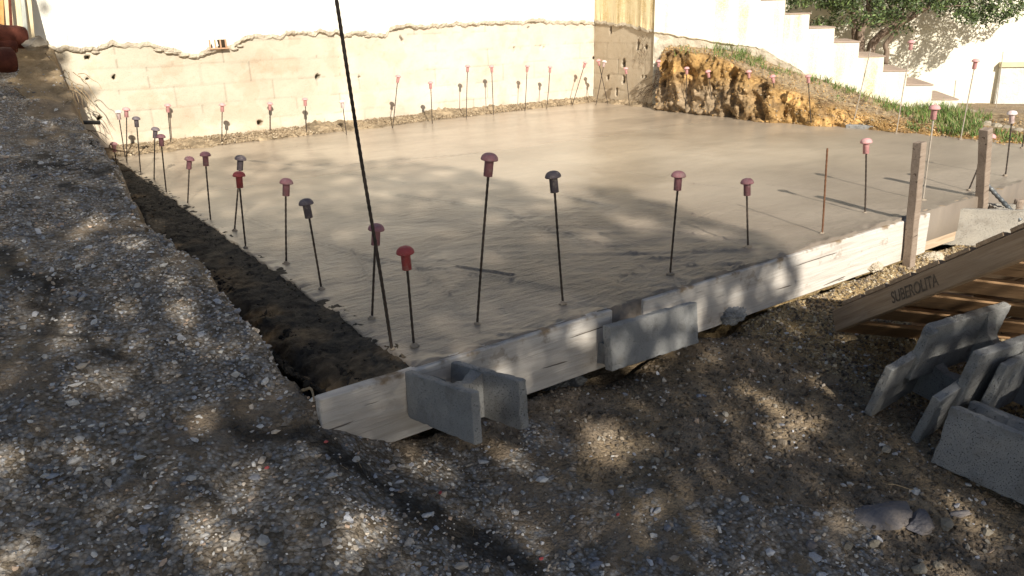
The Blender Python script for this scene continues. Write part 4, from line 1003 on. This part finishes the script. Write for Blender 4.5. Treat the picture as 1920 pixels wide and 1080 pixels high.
bpy.context.view_layer.update()
dg = bpy.context.evaluated_depsgraph_get()
def pick(px, py):
    d = ray(px, py); hit, loc, nrm, idx, ob, mx = S.ray_cast(dg, Vector(CAM0), Vector(_n(d)))
    return (np.array(loc), np.array(nrm), ob.name) if hit else (None, None, None)

# ------------------------------------------------------------------ individual rocks in the foreground right, mortar lumps
def R_at(px, py, sx, sy, sz, mat, label, seed, rz=0., sink=.3, name='rock', cat='rock', rough=.3, group=None):
    L, n_, _ = pick(px, py)
    if L is None: return
    L = L.copy(); L[2] = L[2]+sz*.25
    rockobj(0, 0, 0, sx, sy, sz, mat, label, name, cat, seed, rz, L, rough, group=group)
R_at(1650, 968, .105, .062, .026, 'slate', 'large flat blue-grey slate rock in the soil before the block stack', 11, -.5)
R_at(1722, 985, .062, .045, .024, 'slate', 'smaller grey slab of rock joined to the right of the flat slate', 12, .3)
R_at(1776, 984, .030, .020, .016, 'rock', 'olive-tan angular rock right of the flat slate', 13, .5)
R_at(1662, 843, .024, .014, .010, 'rock', 'ochre stone on the soil below the lower left block end', 14, .2)
R_at(1640, 1020, .018, .014, .012, 'rock', 'tan stone below the left part of the flat slate', 15)
R_at(1722, 1068, .028, .016, .012, 'rock', 'pale beige stone at the bottom edge right of centre', 16, -.3)
R_at(1757, 1062, .016, .013, .012, 'rock', 'small whitish stone at the bottom edge right of the beige one', 17)
R_at(1520, 1023, .019, .015, .013, 'slate', 'dark grey pebble-like rock left of the flat slate', 18)
R_at(1590, 1025, .015, .012, .010, 'rock', 'flat greyish stone between the dark rock and the slate', 19)
R_at(1800, 965, .034, .016, .010, 'slate', 'thin slate shard behind the olive-tan rock', 20, -.6)
R_at(1850, 1000, .016, .013, .012, 'rock', 'round pale stone in the light patch at the lower right', 21)
R_at(1230, 865, .014, .010, .009, 'rock', 'squarish grey stone right of the sunlit spot', 22)
R_at(1250, 853, .022, .008, .008, 'rock', 'long pale chip of stone above the squarish one', 23, .5)
R_at(317, 800, .010, .014, .008, 'slate', 'small dark pebble among the gravel at lower left', 24)
R_at(1270, 815, .011, .010, .009, 'rock', 'lone brownish stone on the dark soil right of the sunlit spot', 25)
def lump(px, py, r, seed, label, mat='mortar', sz=.6):
    L, n_, _ = pick(px, py)
    if L is None: return
    V0, F0 = ico(4); q = 1+.30*fbm(V0[:, 0]*2+seed, V0[:, 1]*2, V0[:, 2]*2, seed, 3)+.20*np.abs(fbm(V0[:, 0]*7+seed, V0[:, 1]*7, V0[:, 2]*7, seed+3, 3))
    V = V0*q[:, None]*r*np.array([1.25, .8, sz]); o = mesh_obj('mortar_lump', V, F0, mat); o.location = L+[0, 0, -.15*r]; tag(o, label, 'mortar lump', 'crumbled mortar lumps below the boards')
lump(1062, 716, .055, 3, 'bluish grey mortar lump at the foot of the near board, left of the leaning block')
lump(1030, 726, .030, 5, 'small mortar crumb heap left of the bluish lump')
lump(1372, 588, .050, 7, 'grey mortar lump below the long board, right of the dark gap')
lump(1748, 482, .060, 9, 'sunlit pale rubble lump right of the first stake foot', 'oldmortar', .5)
lump(1640, 498, .035, 12, 'sunlit crumbly lump under the long board left of the first stake', 'oldmortar', .6)
lump(1745, 620, .02, 15, 'tiny mortar crumb under the pallet')

# ------------------------------------------------------------------ gravel and clods
def sample(n, x0, x1, y0, y1, fn):
    x = rng.uniform(x0, x1, n); y = rng.uniform(y0, y1, n); z = zg(x, y)
    u, v, ok = proj(np.stack([x, y, z], -1))
    vis = ok & (u > -260) & (u < 2180) & (v > -60) & (v < 1300)
    x, y, z = x[vis], y[vis], z[vis]; g, d, o = ground_masks(x, y, z)
    keep = fn(x, y, g, d, o); return np.stack([x[keep], y[keep], z[keep]], -1)
def in_pad(x, y): return (y > 1.93) & (x > crest_x(y)+.035)
PALG = [(.50, .475, .445), (.56, .54, .51), (.43, .43, .45), (.45, .385, .315), (.34, .28, .22), (.27, .27, .295), (.60, .56, .50), (.44, .325, .24)]
WG = [5, 2.2, 4, 5, 4, 2, .5, 1.5]
P = sample(150000, -1.0, 3.2, -.3, 7.45, lambda x, y, g, d, o: (~in_pad(x, y)) & (rng.random(len(x)) < g**1.3*(1-.75*d)*np.clip(.62+.5*fbm(x*4, y*4, 0, 201, 3), .1, 1)))
scatter('gravel', P, .0026+.0044*rng.random(len(P))**2.0, PALG, WG, 'gravel', flat=.6, label='fine crushed pale gravel covering the ramp and foreground', cat='gravel')
P = sample(5500, -1.0, 3.2, -.3, 7.45, lambda x, y, g, d, o: (~in_pad(x, y)) & (rng.random(len(x)) < g*(1-.7*d)))
scatter('coarse_gravel', P, .0075+.0085*rng.random(len(P))**2.4, PALG, WG, 'gravel', flat=.55, label='coarser angular gravel stones mixed over the ramp', cat='gravel')
P = sample(1100, -1.0, 3.0, -.3, 7.3, lambda x, y, g, d, o: (~in_pad(x, y)) & (rng.random(len(x)) < .3+.5*g))
scatter('flat_stones', P, .010+.010*rng.random(len(P))**3, PALG, [3, .6, 4, 4, 4, 5, .1, 2], 'gravel', flat=.36, tilt=.25, label='larger flat stones half sunk in the gravel', cat='stones')
PALS = [(.16, .125, .09), (.21, .165, .12), (.11, .09, .07), (.27, .22, .165), (.32, .285, .235)]
P = sample(60000, .7, 4.6, .2, 1.96, lambda x, y, g, d, o: (~in_pad(x, y)) & (g < .5) & (rng.random(len(x)) < .6))
scatter('soil_clods', P, .0025+.0085*rng.random(len(P))**3, PALS, [4, 3, 3, 1.5, .8], 'soilclod', flat=.7, label='crumbly brown soil clods below the boards', cat='soil')
P = sample(1100, .9, 4.6, .2, 1.9, lambda x, y, g, d, o: (~in_pad(x, y)) & (g < .5) & (x < 2.9))
scatter('pebbles', P, .004+.008*rng.random(len(P))**2, PALG, WG, 'gravel', flat=.5, label='scattered pale pebbles lying on the brown soil', cat='pebbles')
P = sample(22000, 2.5, 5.6, 1.2, 1.93, lambda x, y, g, d, o: o > .4)
scatter('ochre_crumbs', P, .002+.008*rng.random(len(P))**4, [(.42, .33, .20), (.33, .25, .15), (.50, .42, .29), (.26, .19, .11)], [4, 3, 2, 1.5], 'soilclod', flat=.7, label='sunlit ochre soil crumbs between boards and pallet', cat='soil')
# dark clods on the rough strip
n = 30000; y = rng.uniform(1.98, 7.3, n); u_ = rng.random(n); x = crest_x(y)+.03+(0.99-crest_x(y)-.03)*u_
z = -.024-.075*np.exp(-((u_-.20)/.11)**2)+.018*sstep(.3, .95, u_)
P = np.stack([x, y, z], -1); keep = rng.random(n) < (1-.93*sstep(.3, .5, u_)); P = P[keep]; u_ = u_[keep]
scatter('dark_clods', P, (.003+.012*rng.random(len(P))**3)*(1-.55*sstep(.3, .6, u_)), [(.035, .029, .023), (.05, .041, .031), (.09, .065, .042), (.025, .021, .017)], [4, 3, .8, 3], 'soilclod', flat=.7, label='dark damp clods in the trench beside the mound', cat='soil')
# clods on the foot strip and bank foot
n = 9000; x = rng.uniform(1.0, 6.5, n); v_ = rng.random(n); y = 7.5-(.36+(.12-.36)*(x-1)/5.5)*(1-v_); z = .05*v_**.8+.003
P = np.stack([x, y, z], -1)
scatter('wall_foot_crumbs', P, .003+.010*rng.random(n)**3, [(.34, .26, .17), (.26, .195, .125), (.42, .34, .24)], [3, 3, 1], 'soilclod', flat=.75, label='loose crumbs along the foot of the long wall', cat='soil')
nv_, nu_ = BK.shape[:2]; n = 8000; ii = rng.integers(2, nv_-8, n); jj_ = rng.integers(0, nu_-30, n); P = BK[ii, jj_]+rng.uniform(-.008, .008, (n, 3)); cc_ = BKC[ii, jj_]
scatter('bank_crumbs', P, .0025+.009*rng.random(n)**3, [(.47, .29, .12), (.36, .22, .09), (.52, .37, .20), (.26, .165, .085), (.30, .24, .17)], [4, 3, 2, 1.5, 1.5], 'soilclod', flat=.8, tilt=1.2, label='crumbling ochre clods and straw on the cut bank face', cat='soil')
# red plastic chips
for k, (px, py) in enumerate([(612, 832), (826, 927), (1015, 1051), (500, 881), (1158, 968)]):
    L, n_, _ = pick(px, py); rockobj(0, 0, 0, .007, .005, .004, 'cap_red', ['tiny red chip on the gravel near the buried board end', 'tiny red chip in the gravel below the H-shaped block', 'tiny red chip nearest the bottom edge', 'tiny red chip on the gravel farthest left', 'tiny red chip on the gravel farthest right'][k], 'red_chip', 'chip', k+40, 0, L+[0, 0, .006], group='red plastic chips')

# ------------------------------------------------------------------ roots and twigs
def strand(b, P, Q, sag, r, wob=.02, n=14):
    P = np.array(P); Q = np.array(Q); o = rng.normal(size=3)*wob; o2 = rng.normal(size=3)*wob*.5
    pts = [P+(Q-P)*t+np.array([0, 0, sag])*4*t*(1-t)+o*math.sin(t*3.1)+o2*math.sin(t*9) for t in np.linspace(0, 1, n)]
    b.tube(pts, [r*(1-.6*t) for t in np.linspace(0, 1, n)], 5)
b = MB()
for k in range(26):
    px = rng.uniform(85, 150); py = rng.uniform(135, 175); A = ony(px, py, 7.1); Bq = ony(px+rng.uniform(5, 45), py+rng.uniform(20, 55), 7.05); strand(b, A, Bq, .03, .0035)
A = ony(78, 197, 6.5); Bq = ony(121, 204, 6.6); strand(b, A, Bq, .07, .008, .005); strand(b, ony(28, 165, 6.4), ony(44, 180, 6.4), .01, .010, .005)
tag(b.build('pale_roots', 'root', smooth=True), 'pale torn roots hanging from the mound edge at the left', 'roots', kind='stuff')
b = MB()
for (a, c, yy, sg, r) in [((165, 246), (205, 262), 6.9, .02, .004), ((160, 243), (200, 272), 6.95, .04, .003), ((190, 279), (252, 292), 6.3, .01, .006), ((205, 277), (213, 268), 6.3, 0, .004), ((225, 318), (262, 330), 5.6, .01, .004), ((85, 100), (110, 135), 7.2, .02, .003), ((112, 160), (142, 160), 7.35, 0, .003), ((112, 178), (160, 200), 7.4, .01, .003)]:
    strand(b, ony(*a, yy), ony(*c, yy), sg, r, .008)
tag(b.build('dark_twigs', 'darkroot', smooth=True), 'thin dark twigs poking from the mound over the slab corner', 'twigs', kind='stuff')
b = MB()
for k in range(34):
    A = onx(rng.uniform(1232, 1262), rng.uniform(118, 165), 6.42); Bq = onx(rng.uniform(1180, 1232), rng.uniform(165, 196), 6.46); strand(b, A, Bq, rng.uniform(-.02, .05), .0025, .02)
for k in range(10): strand(b, onx(rng.uniform(1195, 1215), rng.uniform(60, 100), 6.49), onx(rng.uniform(1190, 1215), rng.uniform(100, 128), 6.50), .01, .002, .02)
tag(b.build('hanging_roots', 'darkroot', smooth=True), 'fine brown roots hanging at the end of the earth bank by the return wall', 'roots', kind='stuff')
b = MB()
for k in range(60):
    px, py = rng.uniform(600, 1900), rng.uniform(740, 1070); L, n_, on = pick(px, py)
    if L is None or not on.startswith(('ground',)): continue
    a = rng.uniform(0, 6.28); l_ = rng.uniform(.02, .06); strand(b, L+[0, 0, .006], L+[math.cos(a)*l_, math.sin(a)*l_, .008], .004, .0009, .003, 6)
strand(b, pick(1660, 915)[0]+[0, 0, .01], pick(1745, 927)[0]+[0, 0, .01], .006, .002, .004)
strand(b, pick(567, 738)[0]+[0, 0, .01], pick(590, 762)[0]+[0, 0, .02], .015, .006, .004)
tag(b.build('dry_twigs', 'root', smooth=True), 'dry twigs and needles lying on the foreground soil', 'twigs', kind='stuff')

# ------------------------------------------------------------------ grass on the bank
def grass():
    V = []; F4 = []; C = []; n0 = 0
    tufts = [(1283, 93, 30, .05, 26), (1300, 92, 24, .06, 24), (1350, 103, 24, .07, 40), (1360, 88, 22, .13, 120), (1385, 92, 22, .12, 110), (1372, 102, 30, .09, 120), (1405, 108, 20, .08, 90), (1425, 118, 20, .07, 80), (1445, 125, 16, .06, 60), (1455, 136, 12, .04, 40), (1490, 136, 14, .05, 50),
             (1540, 152, 18, .08, 90), (1560, 150, 14, .10, 60), (1590, 165, 22, .08, 110), (1610, 172, 20, .07, 90), (1640, 184, 20, .08, 110), (1660, 192, 22, .08, 120), (1680, 200, 24, .07, 120), (1700, 208, 22, .07, 100), (1568, 186, 12, .03, 20), (1740, 205, 18, .10, 70),
             (1760, 206, 22, .13, 150), (1785, 212, 24, .12, 160), (1775, 225, 26, .10, 180), (1800, 228, 26, .10, 180), (1745, 224, 26, .09, 150), (1720, 216, 24, .07, 120), (1815, 240, 24, .09, 150), (1790, 245, 24, .07, 130), (1840, 250, 22, .06, 110), (1870, 258, 22, .05, 80), (1900, 266, 20, .05, 70), (1706, 238, 16, .035, 50), (1730, 244, 14, .03, 40), (1580, 160, 20, .05, 40), (1836, 222, 20, .07, 60)]
    for (px, py, rad, h, n) in tufts:
        for k in range(int(n*3)):
            a, r = rng.uniform(0, 6.28), rad*math.sqrt(rng.random()); L, nn, on = pick(px+r*math.cos(a)*1.3, py+r*math.sin(a)*.5)
            if L is None or not (on.startswith('earth_bank') or on.startswith('ground')): continue
            if fbm(L[0]*9, L[1]*9, 0, 301, 2) < (-.12 if px < 1735 else -.5): continue
            hh = h*rng.uniform(.5, 1.2); az = rng.uniform(0, 6.28); lean = rng.uniform(.2, 1.1)*hh; d = np.array([math.cos(az), math.sin(az), 0]); sd = np.array([-d[1], d[0], 0])*rng.uniform(.0016, .0034)
            dry = rng.random() < .24; c = np.array([.34, .28, .14])*rng.uniform(.7, 1.2) if dry else np.array([.105, .185, .042])*rng.uniform(.5, 1.5)
            if not dry and rng.random() < .3: c = np.array([.16, .24, .05])
            for t, wd in ((0, 1), (.35, .95), (.7, .7), (1, .08)):
                p = L+d*lean*t**2+np.array([0, 0, hh*(t-.25*t*t*lean/hh)]); V += [p-sd*wd, p+sd*wd]; C += [c, c]
            for q in range(3): F4.append([n0+2*q, n0+2*q+1, n0+2*q+3, n0+2*q+2])
            n0 += 8
    o = mesh_obj('grass', np.array(V), np.array(F4), 'leaf', col=np.array(C)); tag(o, 'bright green grass tufts along the bank below the stairs', 'grass', kind='stuff')
grass()
# straw-like litter on the bank top
b = MB()
for k in range(700):
    px = rng.uniform(1455, 1770); py = 150+(px-1455)*.32+rng.uniform(-18, 22); L, n_, on = pick(px, py)
    if L is None or not on.startswith('earth_bank'): continue
    a = rng.uniform(0, 6.28); l_ = rng.uniform(.02, .05); strand(b, L+[0, 0, .006], L+[math.cos(a)*l_, math.sin(a)*l_, .012], .004, .0014, .003, 4)
tag(b.build('straw_litter', m_simple('straw_mat', (.50, .38, .20), (.62, .50, .30), 30), smooth=True), 'pale straw litter on the slope of the earth bank', 'straw', kind='stuff')
for k, (px, py, s_) in enumerate([(1847, 232, .05), (1868, 238, .06), (1890, 240, .05), (1908, 246, .05), (1830, 226, .04)]):
    L, n_, on = pick(px, py)
    rockobj(0, 0, 0, s_*1.3, s_, s_*.6, 'rock', ['pale rounded border stone left of the white capped rod', 'middle pale border stone by the white capped rod', 'border stone just behind the white capped rod', 'yellowish border stone at the right frame edge', 'farthest left pale border stone in the grass'][k], 'border_stone', 'stone', 60+k, 0, L, .12, group='pale border stones in the garden')

# ------------------------------------------------------------------ leaves
def leaf_clump(b, c, r, n, size, C, cols, asp=.32):
    p = rng.normal(size=(n, 3)); p /= np.linalg.norm(p, axis=1)[:, None]; p = c+p*(r*rng.random((n, 1))**.45)
    R = rand_rot(n); s = size*rng.uniform(.6, 1.3, n); a = R[:, :, 0]*s[:, None]; w_ = R[:, :, 1]*(s*asp)[:, None]
    V = np.stack([p-a, p+w_, p+a, p-w_], 1).reshape(-1, 3); b.add(V, np.arange(4*n).reshape(n, 4))
    cc = np.array(cols)[rng.integers(0, len(cols), n)]*rng.uniform(.7, 1.3, (n, 1)); C.append(np.repeat(cc, 4, 0))
def limb(b, pts, r0, r1, k=9):
    pts = np.array(pts, float); n = 10; t = np.linspace(0, 1, len(pts)); tt = np.linspace(0, 1, n*(len(pts)-1)+1)
    P = np.stack([np.interp(tt, t, pts[:, i]) for i in range(3)], -1)
    P = P+(.03*r0/.05)*np.stack([fbm(tt*5, i*3.3+pts[0, 0], 0, 5, 2) for i in range(3)], -1)*np.minimum(1, tt*4)[:, None]
    b.tube(P, (r0+(r1-r0)*tt)*(1+.12*fbm(tt*9, 1.1+pts[0, 1], 0, 8, 2)), k)
# olive-like tree behind the stairs
tree = empty('olive_tree', sw(*onw(1620, 120, .95)[:1], -.1, .95), 'shrubby olive tree with twisted trunks between stairs and garden wall', 'tree', wc=True)
def tp(px, py, off): s_, z_ = onw(px, py, off); return sw(s_, z_, off)
b = MB()
limb(b, [tp(1625, 150, 1.15), tp(1632, 85, 1.15), tp(1680, 45, 1.1), tp(1725, 20, 1.05), tp(1790, -10, 1.0), tp(1840, -40, 1.0)], .055, .02)
limb(b, [tp(1612, 150, 1.2), tp(1612, 70, 1.2), tp(1628, 30, 1.2), tp(1632, -30, 1.2), tp(1650, -90, 1.2)], .05, .02)
limb(b, [tp(1600, 150, 1.25), tp(1605, 70, 1.25), tp(1600, 20, 1.25), tp(1585, -40, 1.25)], .045, .02)
limb(b, [tp(1660, 120, 1.15), tp(1662, 85, 1.15), tp(1690, 40, 1.15), tp(1700, -10, 1.2)], .035, .015)
limb(b, [tp(1725, 20, 1.05), tp(1760, 10, 1.0), tp(1830, 15, .95)], .018, .006)
b.build('trunk', 'bark', tree, smooth=True)
b = MB(); C = []
OL = [(.075, .105, .045), (.10, .145, .05), (.05, .07, .03), (.16, .22, .07)]
cl = []
for k in range(330):
    px = rng.uniform(1475, 1930); lo = np.interp(px, [1475, 1530, 1580, 1640, 1690, 1740, 1790, 1850, 1900, 1930], [4, 14, 34, 40, 22, 14, 30, 48, 40, 20]); py = lo-rng.random()**1.3*150-4
    if rng.random() < .3 and 1500 < px < 1720: py = rng.uniform(-20, 55)
    cl.append((px, py, rng.uniform(.7, 1.45)))
for k in range(330): cl.append((rng.uniform(1470, 1800), rng.uniform(-230, 14), rng.uniform(.75, 1.6)))
for px, py, off in cl: leaf_clump(b, tp(px, py, off), .085, 50, .026, C, OL, .30)
b.build('crown', 'leaf', tree, col=np.concatenate(C))

# ------------------------------------------------------------------ shade trees standing behind the viewpoint
bpy.context.view_layer.update(); dg = bpy.context.evaluated_depsgraph_get()
YBX = [-3000, 0, 60, 120, 160, 200, 250, 330, 400, 450, 500, 560, 600, 640, 700, 760, 840, 900, 960, 1010, 1060, 1110, 1150, 1200, 1250, 1300, 1400, 1450, 1482, 1500, 1540, 1575, 1700, 1920, 2100, 5000]
YBY = [40, 48, 100, 180, 235, 270, 300, 318, 300, 292, 286, 300, 286, 312, 300, 298, 312, 322, 342, 372, 378, 352, 350, 366, 386, 404, 432, 456, 480, 575, 600, 590, 560, 545, 540, 520]
LIT = [(160, 430, 52, 13, -28), (268, 418, 34, 16, 10), (153, 543, 22, 16, 0), (67, 600, 48, 20, -18), (327, 533, 22, 9, 0), (360, 632, 26, 17, 0), (180, 712, 44, 24, -12), (417, 660, 20, 14, 20), (20, 843, 46, 50, 0), (393, 877, 30, 18, 0), (457, 897, 28, 20, 0), (353, 985, 48, 46, 20),
       (417, 1037, 40, 26, 0), (100, 953, 40, 22, -10), (10, 1037, 60, 30, 0), (520, 907, 42, 24, 0), (693, 975, 40, 18, 20), (680, 1022, 54, 40, 0), (755, 870, 42, 16, 12), (853, 880, 26, 26, 0), (937, 843, 24, 12, 0), (1137, 848, 48, 42, 25), (1160, 812, 30, 22, 0), (1100, 793, 34, 14, 0),
       (1050, 967, 34, 26, 0), (1433, 740, 20, 18, 0), (1473, 822, 60, 42, 0), (1530, 797, 34, 20, 0), (1850, 1005, 46, 26, 10), (1635, 1020, 34, 14, 0), (905, 775, 10, 30, 0), (1205, 600, 22, 16, 0), (1290, 600, 14, 20, 0), (1235, 655, 16, 20, 0), (1160, 680, 14, 12, 0),
       (1460, 530, 20, 26, 0), (1900, 640, 50, 22, -20), (1905, 720, 24, 26, -20), (1640, 740, 8, 30, 15), (1185, 418, 60, 11, 24), (1340, 440, 40, 10, 10), (1880, 580, 20, 10, 0), (960, 700, 24, 12, 0), (1380, 560, 18, 12, 0)]
SHB = [(65, 18, 22, 16, 0), (75, 65, 20, 16, 0), (102, 108, 20, 13, 0), (145, 170, 30, 11, 0), (145, 200, 26, 13, 0), (1180, 372, 55, 12, 22), (1215, 395, 40, 14, 20)]
def ell(u, v, L, g=0):
    m = np.zeros(np.shape(u), bool)
    for (cx_, cy_, a, b_, r) in L:
        c, s = math.cos(math.radians(r)), math.sin(math.radians(r)); dx, dy = u-cx_, v-cy_
        m |= ((dx*c+dy*s)/(a+g))**2+((-dx*s+dy*c)/(b_+g))**2 < 1
    return m
def shade_here(u, v):
    s = v > np.interp(u, YBX, YBY); s = s & ~ell(u, v, LIT, 3); return s | ell(u, v, SHB)
SV = -LDIR; e1 = _n(np.cross(SV, [0, 0, 1])); e2 = np.cross(e1, SV)
centers = []
STEP = .055
for a in np.arange(-3.2, 7.5, STEP):
    for c_ in np.arange(-1.2, 6.4, STEP):
        pp = e1*(-a if (e1[0] < 0) else a)+e2*c_*1.0
        o = pp+SV*22+np.array([0, 0, 0])
        jj = rng.uniform(-.5, .5, 2)*STEP; o = o+e1*jj[0]+e2*jj[1]
        hit, loc, nrm, idx, ob, mx = S.ray_cast(dg, Vector(o), Vector(LDIR))
        if not hit or ob.name.startswith(('olive', 'crown', 'garden_wall')): continue
        loc = np.array(loc)
        if loc[0] > 6 or loc[0] < -2.5 or loc[1] < -1.5 or loc[1] > 8.2: continue
        u, v, ok = proj(loc)
        if (not ok[0]): sh = loc[1] < 2.5
        else: sh = bool(shade_here(u, v)[0])
        dens = .95; hgt = (6.2, 9.0)
        if ok[0] and loc[1] > 2.0 and loc[0] > .98:          # thinner high crown over the pad
            dens = float(np.interp(v[0]+.12*max(0, u[0]-500), [290, 310, 400, 490, 570], [.6, .42, .58, .88, .97])); hgt = (9.5, 14)
        if sh and rng.random() < dens: centers.append((loc, loc+SV*rng.uniform(*hgt)))
print('canopy clumps', len(centers))
PC = np.array([c[1] for c in centers])
PINE = [(.045, .075, .025), (.06, .10, .03), (.035, .055, .02)]
anchors = [(-3.6, -8.5), (-1.2, -9.5), (1.6, -9.0), (-5.5, -5.0)]
which = np.argmin([[np.hypot(p[0]-a[0], p[1]-a[1]) for a in anchors] for p in PC], axis=1)
labs = ['tall dense tree behind the viewpoint left of the sun', 'tall tree behind the viewpoint in line with the sun', 'tall tree behind the viewpoint right of the sun', 'tall tree beside the mound outside the left of the photo']
for k, a in enumerate(anchors):
    pts = PC[which == k]
    if len(pts) < 5: continue
    t = empty('shade_tree', (a[0], a[1], -.6), labs[k], 'tree', 'trees outside the photo that shade the site')
    off = np.array([a[0], a[1], -.6]); b = MB(); top = pts.mean(0)
    limb(b, [(0, 0, -.2), (.1, .05, 2.2), (top-off)*.75, top-off], .16, .05, 12)
    for q in rng.choice(len(pts), min(9, len(pts)), False): limb(b, [(top-off)*rng.uniform(.5, .9), (top+pts[q])/2-off+[0, 0, -.2], pts[q]-off], .035, .010, 6)
    b.build('trunk', 'bark', t, smooth=True)
    b = MB(); C = []
    for p in pts: leaf_clump(b, p-off, .055, 18, .040, C, PINE, .42)
    b.build('crown', 'leaf', t, col=np.concatenate(C))
